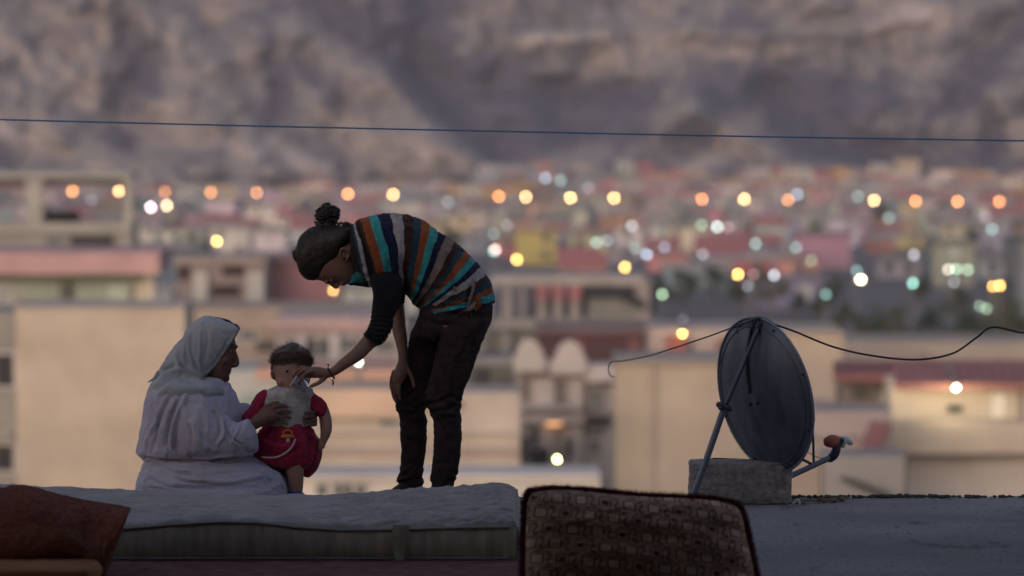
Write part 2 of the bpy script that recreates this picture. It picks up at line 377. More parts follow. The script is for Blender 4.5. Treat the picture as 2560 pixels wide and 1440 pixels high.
def window(root, px0, px1, py0, py1, D, m=None, frame=None):
    """a framed window on the facade at depth D given by its photo rectangle"""
    a_ = W(px0, py1, D); b_ = W(px1, py0, D); x0, x1, z0, z1 = a_[0], b_[0], a_[2], b_[2]; t = min(.09, (x1 - x0) * .12)
    fr = MB(); fr.box(x0 - t, x0, D - .07, D - .002, z0 - t, z1 + t).box(x1, x1 + t, D - .07, D - .002, z0 - t, z1 + t).box(x0, x1, D - .07, D - .002, z1, z1 + t).box(x0, x1, D - .09, D - .002, z0 - t, z0).box((x0 + x1) / 2 - t / 3, (x0 + x1) / 2 + t / 3, D - .05, D - .002, z0, z1)
    fo = fr.obj('window', frame or M['frame'], root)
    g = MB(); g.box(x0, x1, D - .03, D - .003, z0, z1); g.obj('pane', m or M['glass'], fo)
    return fo
def building(label, x0, x1, ytop, D, depth, col, cat='building', zb=None):
    depth = min(depth, 4.5, max(1.2, D * D * .00022))
    a_ = W(x0, ytop, D); b_ = W(x1, ytop, D)
    root = empty('building', ((a_[0] + b_[0]) / 2, D + depth / 2, gz(D) - .5), label, cat, 'buildings on the slope just below the roof terrace')
    m_ = MB(); m_.box(a_[0], b_[0], D, D + depth, (gz(D) - .5) if zb is None else zb, a_[2]); m_.obj('wall', wallmat(col), root)
    return root
def slab(root, name, x0, x1, y0, y1, D, depth, col, out=.3):
    depth = min(depth, 4.6, max(1.3, D * D * .00022 + .1))
    a_ = W(x0, y1, D); b_ = W(x1, y0, D)
    m_ = MB(); m_.box(a_[0], b_[0], D - out, D + depth, a_[2], b_[2]); return m_.obj(name, wallmat(col), root)
DK = (.035, .035, .04)
dark = mat('dark_opening', DK, .9, .2, 2); cur = mat('red_curtain', (.42, .10, .12), .9, .2, 2); white_p = mat('white_panel', (.72, .72, .70), .8, .08, 1)
blue_p = mat('blue_glass', (.16, .20, .25), .3, .2, 2, spec=.5); lilac = (.50, .43, .46)

# cream wall at left
b = building('tall blank cream house wall behind the seated woman', 38, 462, 776, 128, 14, (.56, .45, .35))
slab(b, 'coping', 38, 462, 768, 776, 128, 14.1, (.50, .42, .36), .1)
b = building('grey house with dark windows at the left edge beside the cream wall', -330, 36, 782, 133, 12, (.30, .30, .29))
for r_ in ((-60, 34, 885, 965), (-60, 34, 1112, 1176), (-200, -110, 885, 965)): window(b, *r_, 133, dark)
slab(b, 'ledge', -330, 36, 1082, 1096, 133, 1, (.36, .36, .36), .4)
# green house with pink roof
b = building('pale green house under a broad flat pink roof at left', -160, 366, 690, 178, 12, (.33, .42, .36))
slab(b, 'roof', -200, 404, 628, 682, 177, 14, (.50, .25, .27), 1.2)
slab(b, 'beam', -160, 362, 684, 704, 178, .5, (.20, .26, .15), .35)
slab(b, 'pillar', 152, 174, 704, 772, 178, .3, (.13, .13, .12), .5)
slab(b, 'pillar', 364, 388, 684, 775, 178, .6, (.72, .66, .55), .5)
slab(b, 'panel', 270, 322, 710, 775, 178, .3, (.45, .58, .50), .2); slab(b, 'panel', 340, 362, 700, 770, 178, .3, (.60, .55, .42), .2)
window(b, -30, 26, 712, 775, 178, blue_p); window(b, 40, 60, 745, 772, 178); window(b, 330, 346, 716, 760, 178)
# unfinished concrete frame
zt = W(0, 435, 236)[2]
b = empty('unfinished_building', (wx(150, 236), 242, gz(236) - .5), 'unfinished grey concrete frame on bare columns at the upper left', 'building')
gcol = (.38, .38, .37)
slab(b, 'roof_slab', -140, 330, 432, 446, 236, 12, gcol); slab(b, 'beam', 108, 320, 446, 462, 238, .6, (.13, .12, .11)); slab(b, 'beam', -140, 62, 446, 462, 238, .6, (.13, .12, .11))  # dark beams stand in for the shaded underside of the roof slab
slab(b, 'floor_slab', -140, 330, 556, 580, 236, 12, gcol); slab(b, 'wall', -140, 330, 580, 780, 236, 11, (.25, .25, .25), -.1)
for q in ((66, 106), (-70, -40), (308, 330)): slab(b, 'column', q[0], q[1], 446, 556, 236, .6, gcol, 0)
for q in ((70, 100), (300, 320)): slab(b, 'column', q[0], q[1], 446, 556, 246, .5, (.2, .2, .2), 0)
slab(b, 'opening', 176, 284, 590, 622, 236, .1, DK, .0); slab(b, 'opening', 112, 150, 590, 618, 236, .1, (.12, .14, .18), .0)  # openings are dark slabs; the shade inside is their colour
slab(b, 'parapet', 106, 200, 530, 556, 236, .2, (.2, .16, .13), -.2)
# red and pink buildings in the middle left
b = building('deep pink house wall behind the bending woman\'s face', 668, 850, 658, 205, 10, (.44, .15, .18)); slab(b, 'roof', 640, 862, 646, 658, 205, 11, (.32, .12, .13))
b = building('pink house with white pillars and dark arches left of the bending woman', 440, 664, 658, 200, 10, (.34, .24, .24))
slab(b, 'roof', 436, 666, 645, 660, 200, 10, (.46, .33, .29))
for q in ((484, 520), (616, 660)): slab(b, 'pillar', q[0], q[1], 680, 752, 200, .2, (.62, .60, .54), .4)
for q in ((444, 476, 664, 700), (556, 612, 664, 690), (530, 600, 712, 740)): slab(b, 'opening', *q, 200, .1, (.07, .035, .035), .1)  # dark slabs coloured as the shade inside the arches
b = building('low tan brown roofs above the seated woman\'s head', 440, 1010, 770, 165, 10, (.36, .27, .21)); slab(b, 'parapet', 560, 760, 800, 820, 165, .5, (.45, .32, .24)); window(b, 600, 640, 828, 850, 165); slab(b, 'opening', 640, 690, 850, 880, 165, .1, (.10, .08, .08), .05)  # opening is a slab with its inner shade as colour
b = building('pink and white house with dark windows above the toddler', 690, 1012, 792, 148, 9, (.50, .36, .38))
slab(b, 'roof', 684, 1016, 804, 824, 148, 9, (.62, .36, .38)); 
for q in ((716, 742, 848, 876), (766, 822, 846, 890), (856, 902, 846, 874), (940, 985, 846, 880)): window(b, *q, 148)
for q in ((744, 764), (826, 850)): slab(b, 'pillar', q[0], q[1], 832, 900, 148, .2, (.66, .58, .58), .3)
b = building('terracotta topped pale blue house between the woman and the toddler', 560, 1000, 926, 120, 8, (.42, .47, .49)); slab(b, 'roof', 640, 1000, 922, 946, 120, 8, (.56, .27, .18)); slab(b, 'panel', 600, 690, 985, 1030, 120, .1, (.2, .3, .3), .1)
b = building('long cream house with an orange tan roof and ledges behind the toddler', 770, 1300, 982, 103, 9, (.52, .44, .38))
slab(b, 'roof', 765, 1010, 972, 1040, 102.8, 9, (.58, .38, .25)); slab(b, 'ledge', 770, 1300, 1072, 1080, 103, .2, (.60, .54, .50)); slab(b, 'ledge', 770, 1300, 1118, 1130, 103, .2, (.44, .34, .32)); slab(b, 'ledge', 1000, 1150, 1000, 1020, 103, .2, (.40, .32, .26)); window(b, 950, 990, 1050, 1065, 103)
b = building('white low house with a row of dark windows just past the mattress', 700, 1500, 1188, 82, 7, (.60, .58, .58), zb=-12)
slab(b, 'coping', 700, 1500, 1184, 1192, 82, 7, (.66, .62, .62))
for q in ((792, 818, 1210, 1240), (836, 880, 1208, 1240), (890, 914, 1210, 1240)): window(b, *q, 82)
# centre right: unfinished storey
b = empty('unfinished_building', (wx(1430, 222), 228, gz(222) - .5), 'unfinished concrete storey with bare posts and a dark stair opening right of the bending woman', 'building')
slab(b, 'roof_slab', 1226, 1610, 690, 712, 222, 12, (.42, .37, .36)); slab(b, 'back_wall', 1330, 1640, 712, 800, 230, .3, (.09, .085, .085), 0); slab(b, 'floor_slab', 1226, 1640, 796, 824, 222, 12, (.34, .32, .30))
for k, q in enumerate(((1256, 1280), (1300, 1312), (1343, 1366), (1384, 1406), (1424, 1450))):
    slab(b, 'post', q[0], q[1], 712, 796, 222, .4, (.36, .30, .29), 0)
    if k > 1: slab(b, 'curtain', q[0] - 3, q[1] + 3, 716, 748, 221.7, .1, (.42, .09, .12), .1)
slab(b, 'wall', 1470, 1590, 745, 796, 222, .2, (.22, .22, .21), 0); slab(b, 'post', 1590, 1625, 700, 796, 222, 2, (.35, .30, .30), 0)
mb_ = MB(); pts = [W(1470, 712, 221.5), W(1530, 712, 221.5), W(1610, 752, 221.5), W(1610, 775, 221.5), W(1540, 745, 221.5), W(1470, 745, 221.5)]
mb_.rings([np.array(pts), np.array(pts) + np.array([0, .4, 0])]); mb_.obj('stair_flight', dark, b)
slab(b, 'wall', 1200, 1640, 824, 1250, 223, 11, (.27, .25, .24), 0)
for q in ((1256, 1275), (1195, 1215)): slab(b, 'post', q[0], q[1], 824, 920, 222, .4, (.40, .38, .36), 0)
b = building('long dark maroon parapet in front of the unfinished storey', 1345, 1625, 828, 172, 9, (.115, .04, .055)); slab(b, 'coping', 1340, 1630, 822, 832, 172, 9, (.22, .12, .13)); slab(b, 'panel', 1430, 1460, 846, 890, 172, .1, (.24, .05, .07), .1); slab(b, 'panel', 1570, 1600, 846, 890, 172, .1, (.26, .07, .07), .1)
b = building('dark grey green shuttered house behind the bending woman\'s legs', 1140, 1300, 905, 140, 8, (.15, .145, .14)); slab(b, 'panel', 1185, 1225, 925, 1020, 140, .1, (.05, .055, .065), .1); slab(b, 'ledge', 1140, 1300, 896, 912, 140, 1, (.34, .33, .33)); slab(b, 'panel', 1240, 1280, 940, 1040, 140, .1, (.10, .09, .09), .1)
b = building('low cream wall with a tan patch to the right of the bending woman', 1130, 1300, 1050, 112, 5, (.58, .48, .37)); slab(b, 'panel', 1170, 1225, 1072, 1100, 112, .1, (.36, .26, .20), .05)
# ornate lilac house
b = building('ornate lilac white house with rounded gables and deep balconies', 1290, 1545, 925, 118, 7, (.42, .36, .38))
def gable(px0, px1, py0, py1):
    n = 18; a_ = W(px0, py1, 117.5); b_ = W(px1, py0, 117.5); xs = np.linspace(a_[0], b_[0], n); zz = a_[2] + (b_[2] - a_[2]) * np.sin(np.linspace(0, math.pi, n)) ** .45
    r_ = np.array([[x, 117.12, z] for x, z in zip(xs, zz)]); mb = MB(); mb.rings([r_, r_ + np.array([0, .6, 0])]); mb.obj('gable', wallmat((.50, .45, .48)), b, )
gable(1284, 1364, 846, 926); gable(1380, 1468, 850, 930)
slab(b, 'cornice', 1284, 1370, 896, 928, 117.6, .4, (.52, .47, .50)); slab(b, 'cornice', 1376, 1470, 900, 936, 117.6, .4, (.58, .52, .55)); slab(b, 'cornice', 1462, 1545, 912, 952, 117.6, .4, (.56, .50, .53))
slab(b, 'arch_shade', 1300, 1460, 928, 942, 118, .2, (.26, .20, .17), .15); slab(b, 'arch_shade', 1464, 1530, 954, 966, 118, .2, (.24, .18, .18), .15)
for q in ((1298, 1322, 944, 1000), (1392, 1412, 950, 1020), (1464, 1508, 966, 1030), (1462, 1508, 1060, 1090)): slab(b, 'recess_shade', *q, 118, .1, (.19, .16, .16), .1)  # dark slabs: shade of the recesses put into their colour
for q in ((1425, 1456), (1335, 1385)): slab(b, 'pillar', q[0], q[1], 945, 1180, 118, .2, (.50, .43, .46), .25)
slab(b, 'balcony', 1290, 1520, 1030, 1052, 118, .2, (.46, .38, .41), .7)
[window(b, *q, 117.9) for q in ((1340, 1360, 955, 990), (1476, 1496, 975, 1010), (1476, 1496, 1100, 1130), (1430, 1448, 1050, 1080))]
slab(b, 'balcony', 1290, 1460, 1010, 1018, 117.8, .2, (.50, .44, .47), .8); slab(b, 'balcony', 1460, 1520, 1036, 1056, 117.8, .2, (.50, .43, .46), .5)
window(b, 1328, 1346, 1066, 1118, 117.7, dark); window(b, 1414, 1430, 1094, 1146, 117.7, dark); slab(b, 'recess_shade', 1290, 1330, 1090, 1150, 118, .1, (.09, .09, .11), .3); slab(b, 'recess_shade', 1330, 1372, 1118, 1160, 118, .1, (.05, .045, .05), .3)  # last two slabs are coloured as dark shadow gaps
gl = MB(); q0 = W(1366, 1062, 117.6); q1 = W(1404, 1040, 117.6); gl.box(q0[0], q1[0], 117.5, 117.6, q0[2], q1[2]); gl.obj('lit_window', emit('warm_window', (1, .42, .12), .9), b)
slab(b, 'awning', 1330, 1400, 1170, 1186, 112, .3, (.56, .26, .18), .3)
# beige walls behind the dish
b = building('wide plain beige wall filling the space behind the dish', 1538, 1900, 905, 109, 9, (.50, .40, .31)); slab(b, 'pier', 1616, 1638, 912, 1260, 109, .3, (.44, .36, .29), .12); slab(b, 'coping', 1538, 1900, 897, 906, 109, 9, (.36, .32, .32))
b = building('warm cream house wall right behind the dish', 1884, 2108, 834, 127, 10, (.60, .46, .34)); slab(b, 'coping', 1884, 2108, 828, 835, 127, 10, (.52, .42, .34)); slab(b, 'ledge', 1884, 2108, 998, 1008, 127, .2, (.40, .33, .33))
b = building('pale pink house with a small red awning between the maroon parapet and the dish', 1625, 1900, 822, 140, 9, (.48, .38, .37)); slab(b, 'awning', 1664, 1712, 838, 880, 140, .2, (.42, .08, .05), .8); slab(b, 'opening', 1690, 1722, 878, 905, 140, .1, (.12, .10, .10), .1); slab(b, 'awning', 1790, 1830, 850, 892, 140, .2, (.26, .07, .10), .3)  # opening is a dark slab, shade given by colour
b = building('tan walled yard beneath a dark tree line at right', 2100, 2800, 856, 150, 10, (.36, .29, .24)); slab(b, 'wall', 2112, 2300, 880, 905, 149, .5, (.42, .33, .31), .2)
# red roofed villa
b = building('cream villa with a long red tiled eave at right', 2228, 2800, 950, 98, 9, (.74, .64, .52)); mb_ = MB()
rs_ = []
for yy, pyy, Dd in ((0, 962, 96.8), (1, 905, 100)):
    rs_.append([W(2240, pyy, Dd), W(2820, pyy, Dd)])
def tile_roof(root, x0, x1, pyb, pyt, Db, Dt, col):
    a0 = W(x0, pyb, Db); a1 = W(x1, pyb, Db); t0 = W(x0, pyt, Dt); t1 = W(x1, pyt, Dt); n = int((a1[0] - a0[0]) / .28)
    m_ = MB(); rows = []
    xs = np.linspace(0, 1, n * 6 + 1); wv = .05 * np.abs(np.sin(xs * n * math.pi))
    for k in range(9):
        u = k / 8; lo = a0 * (1 - u) + t0 * u; hi = a1 * (1 - u) + t1 * u
        p = lo + np.outer(xs, hi - lo); p[:, 2] += wv; rows.append(p)
    base = [r_ - np.array([0, 0, .16]) for r_ in (rows[-1], rows[0])]
    m_.rings(rows + base + [rows[0]], closed=False, caps=False); m_.obj('roof', wallmat(col), root, smooth=False)
tile_roof(b, 2235, 2820, 962, 903, 97, 101, (.34, .10, .10))
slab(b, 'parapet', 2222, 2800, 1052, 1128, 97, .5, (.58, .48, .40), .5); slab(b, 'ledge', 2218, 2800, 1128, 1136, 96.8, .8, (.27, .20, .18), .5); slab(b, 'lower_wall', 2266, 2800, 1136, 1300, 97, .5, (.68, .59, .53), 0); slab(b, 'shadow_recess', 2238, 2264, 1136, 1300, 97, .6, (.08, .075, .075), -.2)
window(b, 2478, 2512, 982, 1044, 98, white_p); slab(b, 'grille', 2368, 2402, 1012, 1026, 98, .1, (.06, .10, .09), .2); slab(b, 'column', 2540, 2560, 962, 1052, 98, .2, (.40, .34, .34), .2)
b = building('shaded grey wing under the left end of the red eave', 2106, 2228, 955, 101, 6, (.20, .17, .165)); tile_roof(b, 2082, 2246, 940, 905, 99.5, 102, (.27, .07, .08)); window(b, 2202, 2232, 990, 1020, 100.9, blue_p); slab(b, 'opening', 2130, 2170, 970, 1000, 101, .1, (.10, .10, .10), .05)  # opening is a flat slab coloured as inner shade
b = building('lilac pink low house with a slanting red awning below the villa', 2020, 2230, 1028, 92, 5, (.38, .31, .33)); slab(b, 'ledge', 2030, 2200, 1090, 1100, 92, .2, (.24, .19, .18), .2)
m_ = MB(); pp_ = np.array([W(2176, 1050, 91), W(2228, 1056, 91), W(2202, 1130, 89.5), W(2150, 1120, 89.5)]); m_.rings([pp_, pp_ - np.array([0, 0, .1])]); m_.obj('awning', wallmat((.33, .09, .09)), b)
slab(b, 'panel', 2130, 2170, 1095, 1160, 92, .1, (.38, .22, .20), .1)
b = building('grey low roof with a dark slanting beam beyond the roof edge', 2060, 2262, 1140, 84, 6, (.26, .26, .28), zb=-12); m_ = MB(); pp_ = np.array([W(2100, 1200, 83), W(2115, 1196, 83), W(2230, 1240, 83), W(2215, 1250, 83)]); m_.rings([pp_, pp_ + np.array([0, .4, 0])]); m_.obj('beam', dark, b); slab(b, 'panel', 1960, 2050, 1130, 1240, 85, .3, (.30, .24, .20), .1)

# ------------------------------------------------------------------ lamps
LM = {}
def lampmat(c, s):
    k = (c, s)
    if k not in LM: LM[k] = emit('lit_lamp', c, s)
    return LM[k]
ORG = (1, .35, .10); YEL = (1, .56, .14); WRM = (1, .72, .45); TEAL = (.42, .85, .80); BLU = (.50, .72, .95); GRN = (.60, .95, .62); WHT = (.80, .86, .95)
def solveY(py):
    """depth at which the ground is seen at photo row py"""
    Y = np.linspace(45, 1000, 3000); z = np.interp(Y, KY, KZ); q = proj(np.stack([Y * 0, Y, z], 1))[:, 1]
    return float(np.interp(-py, -q, Y)) 
LAMPS = []
polem = mat('lamp_pole', (.16, .16, .17), .6, .1)
hoodm = mat('lamp_hood', (.12, .12, .13), .6, .1)
def lamp(px, py, D, c, s, label, name, cat, group, r=None, zb=None):
    p = W(px, py, D); r = r or .00036 * D; z0 = gz(D) - .2 if zb is None else zb
    root = empty(name, (p[0], D, z0 if name != 'wall_lamp' else p[2]), label, cat, group)
    m_ = MB()
    if name == 'wall_lamp': tube(m_, [(p[0], D + 2.2, p[2] + r + .35), (p[0], D + 1.0, p[2] + r + .3), (p[0], D, p[2] + r * .9)], .05, 6, 9); m_.obj('bracket', polem, root)
    else: tube(m_, [(p[0], D + r + .12, z0), (p[0], D + r + .12, p[2] + r), (p[0], D + r * .4, p[2] + r + .05)], [.09, .07, .05], 6, 7); m_.obj('pole', polem, root)
    m_ = MB(); ball(m_, p, r, seg=10); m_.obj('bulb', lampmat(c, s), root, smooth=True)
    m_ = MB(); ball(m_, p + np.array([0, .0, r * 1.02]), r * .8, sz=.16, seg=10); m_.obj('hood', hoodm, root, smooth=True)
    if D < 145 and s > 14:
        ld = bpy.data.lights.new('light', 'POINT'); ld.energy = .45 * s; ld.color = (c[0], c[1] * .9, c[2] * .7); ld.shadow_soft_size = r
        lo = bpy.data.objects.new('light', ld); COL.objects.link(lo); lo.parent = root; lo.location = Vector(p) - root.location + Vector((0, .25, -.15))
    LAMPS.append((px, py, D))
row = [(181, 478, 8), (298, 478, 15), (412, 480, 4), (527, 481, 6), (642, 482, 5.5), (870, 485, 10), (983, 486, 12), (1247, 491, 8), (1315, 492, 12), (1426, 494, 14), (1535, 495, 13), (1755, 498, 8), (1861, 498, 14), (1970, 500, 6), (2185, 501, 14), (2289, 503, 9), (2394, 504, 9), (2498, 504, 9)]
ordn = ['first', 'second', 'third', 'fourth', 'fifth', 'sixth', 'seventh', 'eighth', 'ninth', 'tenth', 'eleventh', 'twelfth', 'thirteenth', 'fourteenth', 'fifteenth', 'sixteenth', 'seventeenth', 'eighteenth']
for k, (x, y, s) in enumerate(row):
    tone = 'bright yellow orange' if s >= 12 else ('orange' if s >= 8 else 'dim copper orange')
    lamp(x, y, 640, ORG if s < 12 else (1, .52, .22), s * 1.3, f'{tone} street lamp, {ordn[k]} from left in the mountain foot row', 'street_lamp', 'street lamp', 'street lamps in the long row at the foot of the mountain')
others = [(377, 518, 520, (1, .62, .72), 14, 'pink white lamp below the third lamp of the long row'), (417, 514, 530, WRM, 10, 'peach lamp right of the pink white lamp at left'),
 (542, 603, 420, YEL, 14, 'yellow lamp above the pink house left of the bending woman'), (833, 726, 190, YEL, 7, 'amber lamp seen just below the bending woman\'s nose'),
 (1237, 624, 430, (1, .55, .5), 10, 'pinkish lamp right of the bending woman\'s back'), (1292, 649, 410, YEL, 13, 'yellow lamp right of the striped shirt, above the unfinished storey'), (1562, 668, 400, YEL, 13, 'yellow lamp above the dark stair opening'),
 (1845, 686, 380, YEL, 14, 'yellow lamp above the left part of the dish'), (2152, 700, 370, (1, .78, .5), 30, 'brightest cream white lamp right of the dish top'), (2482, 716, 203, (1, .46, .10), 10, 'left orange lamp of the touching pair near the right edge'), (2500, 714, 205, YEL, 12, 'right yellow lamp of the touching pair near the right edge'),
 (1706, 834, 139, YEL, 16, 'yellow lamp over the small red awning left of the dish'), (1393, 1148, 108, (.85, 1, .28), 22, 'yellow green lamp at the foot of the ornate lilac house'), (2390, 968, 96, (1, .88, .62), 60, 'glaring white lamp under the red tiled eave of the villa'),
 (896, 905, 110, (.95, 1, .8), 10, 'small white lamp hidden behind the bending woman\'s forearm')]
for (x, y, D, c, s, lb) in others:
    zb = None
    if D < 150: zb = gz(D)
    wl = x in (2390, 1706)
    lamp(x, y, D, c, s * 1.2, lb, 'wall_lamp' if wl else 'street_lamp', 'wall lamp' if wl else 'street lamp', 'street lamps scattered over the slope', r=.00036 * D)
whites = [(1364, 445, 3.2, BLU), (1401, 451, 2.2, TEAL), (1470, 470, 1.2, BLU), (1580, 565, 3, WHT), (1491, 606, 3, TEAL), (1519, 601, 1.8, BLU), (1588, 620, 1.5, TEAL), (1617, 636, 4.5, BLU), (1661, 618, 2, BLU), (1757, 636, 1.8, WHT), (1754, 563, 2.2, GRN), (1793, 567, 6, (.7, 1, .9)), (1820, 568, 1.6, (1, .6, .7)),
 (1889, 609, 3, TEAL), (1990, 619, 2.2, TEAL), (2028, 652, 1.4, GRN), (1935, 688, 4.5, WHT), (1884, 686, 1.6, (1, .5, .5)), (1656, 736, 4, GRN), (1994, 486, 3.4, BLU), (2145, 491, 1.8, TEAL), (2222, 545, 2, TEAL), (2464, 543, 1.1, (.9, .7, .9)), (2480, 573, 2.6, TEAL), (2285, 637, 2.8, WHT), (2142, 677, 2.2, TEAL), (2371, 674, 4.5, (1, .95, .75)), (2391, 673, 4.5, GRN), (2420, 674, 3.5, GRN), (2385, 705, 1.4, WHT),
 (2282, 708, 5, (.4, 1, .85)), (2537, 671, 3, TEAL), (2450, 765, 1.8, GRN), (2467, 773, 3, GRN), (1234, 585, 1.3, TEAL), (1234, 628, 3.5, TEAL), (1267, 564, 1, WHT), (2065, 736, 2, (.4, .9, .8)), (1705, 800, 1.2, WHT), (228, 500, .8, WHT), (1120, 505, 1.2, WHT), (1870, 715, 1.2, WHT)]
def cname(c):
    return {TEAL: 'pale teal', BLU: 'pale blue', GRN: 'pale green', WHT: 'cool white'}.get(c, 'soft tinted')
def nearrow(x):
    k = min(range(len(row)), key=lambda i: abs(row[i][0] - x)); dx = x - row[k][0]
    return (('under' if abs(dx) < 14 else 'right of' if dx > 0 else 'left of') + f' {ordn[k]} row lamp')
bands = [(470, 'above the row'), (512, 'touching the row'), (535, 'just under the row'), (560, 'in upper town'), (590, 'in upper middle town'), (620, 'in middle town'), (655, 'in lower middle town'), (700, 'in lower town'), (735, 'at town rim'), (900, 'near front trees')]
def band(y): return next(t for lim, t in bands if y < lim)
used_l = {}
def uniq(lb, extra):
    for e_ in ['', *extra]:
        t = lb + (', ' + e_ if e_ else '')
        if t not in used_l: used_l[t] = 1; return t
    return lb
for (x, y, s, c) in whites:
    D = min(640, solveY(y + 95))
    lamp(x, y, D, c, s * .85, uniq(f'{cname(c)} small lamp {nearrow(x)}, {band(y)}', ['dimmer one', 'brighter one']), 'house_lamp', 'lamp', 'small white lamps scattered through the town', r=.00042 * D)

# ------------------------------------------------------------------ houses of the town
palette = [('pale grey', (.38, .38, .41)), ('cream', (.50, .42, .33)), ('rose pink', (.45, .27, .29)), ('deep red', (.36, .12, .15)), ('bluish grey', (.25, .29, .36)), ('lilac white', (.52, .47, .52)), ('ochre', (.52, .34, .17)), ('sage green', (.26, .34, .30)), ('dusky mauve', (.30, .24, .30)), ('off white', (.60, .57, .55)), ('brown', (.20, .16, .15)), ('slate', (.16, .18, .21))]
wts = [18, 9, 7, 5, 18, 16, 4, 8, 12, 12, 9, 12]
sm = {'r': mat('red_roof', (.30, .13, .14), .9, .2, .5), 'g': mat('grey_roof', (.30, .29, .31), .9, .2, .5)}
PM = [mat('town_glass', (.06, .07, .09), .3, .2), mat('town_shutter', (.40, .42, .45), .6, .2)]
hc = 0; placed = []
GAB = MB().rings([np.array([(-.5, y_, 0), (.5, y_, 0), (0, y_, 1)]) for y_ in (-.5, .5)]).mesh('gable_roof', False)
def town_house(px, py, D):
    global hc
    nm, colr = random.choices(palette, wts)[0]; k = random.uniform(.85, 1.12); colr = tuple(round(c * random.choice((.85, 1, 1.12)), 3) for c in colr)
    wd = random.uniform(3.6, 6.4); st = random.choice((1, 1, 2, 2) if D > 450 else (1, 1, 2)); hh = 2.1 * st + .3; dp = random.uniform(3, 4.5)
    p = W(px, py, D); z0 = gz(D) - .6; x = p[0]
    half = wd / 2 / D * F; top = proj(np.array([[x, D, z0 + hh + 1]]))[0, 1]
    for (lx, ly, lD) in LAMPS:
        if lD > D - 2 and abs(lx - px) < half + 17 and ly > top - 20: return
    for q in placed:
        if abs(q[0] - x) < (q[2] + wd) / 2 + .6 and abs(q[1] - D) < (q[3] + dp) / 2 + 1: return
    placed.append((x, D + dp / 2, wd, dp))
    rt = random.choice(('flat', 'flat', 'flat', 'flat', 'red'))
    nst = {1: 'low', 2: 'taller', 3: 'tallest'}[st]
    lb = uniq(f'{nm} {nst} house, {"red" if rt == "red" else "flat"} roof, {nearrow(px)}, {band(py)}', ['nearer', 'farther', 'wider', 'narrower'])
    root = empty('house', (x, D, z0), lb, 'house', 'blurred houses of the town in the valley')
    cube('wall', root, wallmat(colr, True), x - wd / 2, x + wd / 2, D, D + dp, z0, z0 + hh)
    if rt == 'red':
        key = ('gab', 'r')
        if key not in PAL: me = GAB.copy(); me.materials.append(sm['r']); PAL[key] = me
        o = bpy.data.objects.new('roof', PAL[key]); COL.objects.link(o); o.parent = root; o.location = (0, dp / 2, hh + .01); o.scale = (dp + .7, wd + .5, 1.3); o.rotation_euler = (0, 0, math.pi / 2)
    else: cube('roof', root, sm['g'] if random.random() < .6 else wallmat(tuple(round(c * .7, 3) for c in colr)), x - wd / 2 - .3, x + wd / 2 + .3, D - .4, D + dp + .3, z0 + hh + .005, z0 + hh + .35)
    nw = int(wd // 2)
    for s_ in range(st):
        for i in range(nw):
            if random.random() < .25: continue
            cx = x - wd / 2 + (i + .5) * wd / nw; zz = z0 + .6 + s_ * 2.1 + .6
            cube('window', root, PM[0] if random.random() < .75 else PM[1], cx - .45, cx + .45, D - .06, D - .004, zz, zz + 1.0)
    hc += 1
FAR = []
ys = [776, 752, 728, 706, 686, 667, 650, 634, 619, 605, 592, 580, 568, 557, 547, 538, 529, 521, 513, 506]
for yb in ys:
    D = solveY(yb + 12); step = 5.0 / D * F; x = -60 + random.uniform(0, step)
    while x < 2620:
        # the hidden left part behind the frame building and the right-hand tree belt stay thinner
        dens = .8 if x > 1000 else .66
        if yb > 700 and x > 1650: dens = .5
        if yb < 530 and (x < 1000): dens = .35
        if random.random() < dens:
            if hc < 290: town_house(x + random.uniform(-.2, .2) * step, yb, D + random.uniform(-6, 6))
            else: FAR.append((x, yb, D + random.uniform(-6, 6)))
        x += step * random.uniform(.9, 1.25)

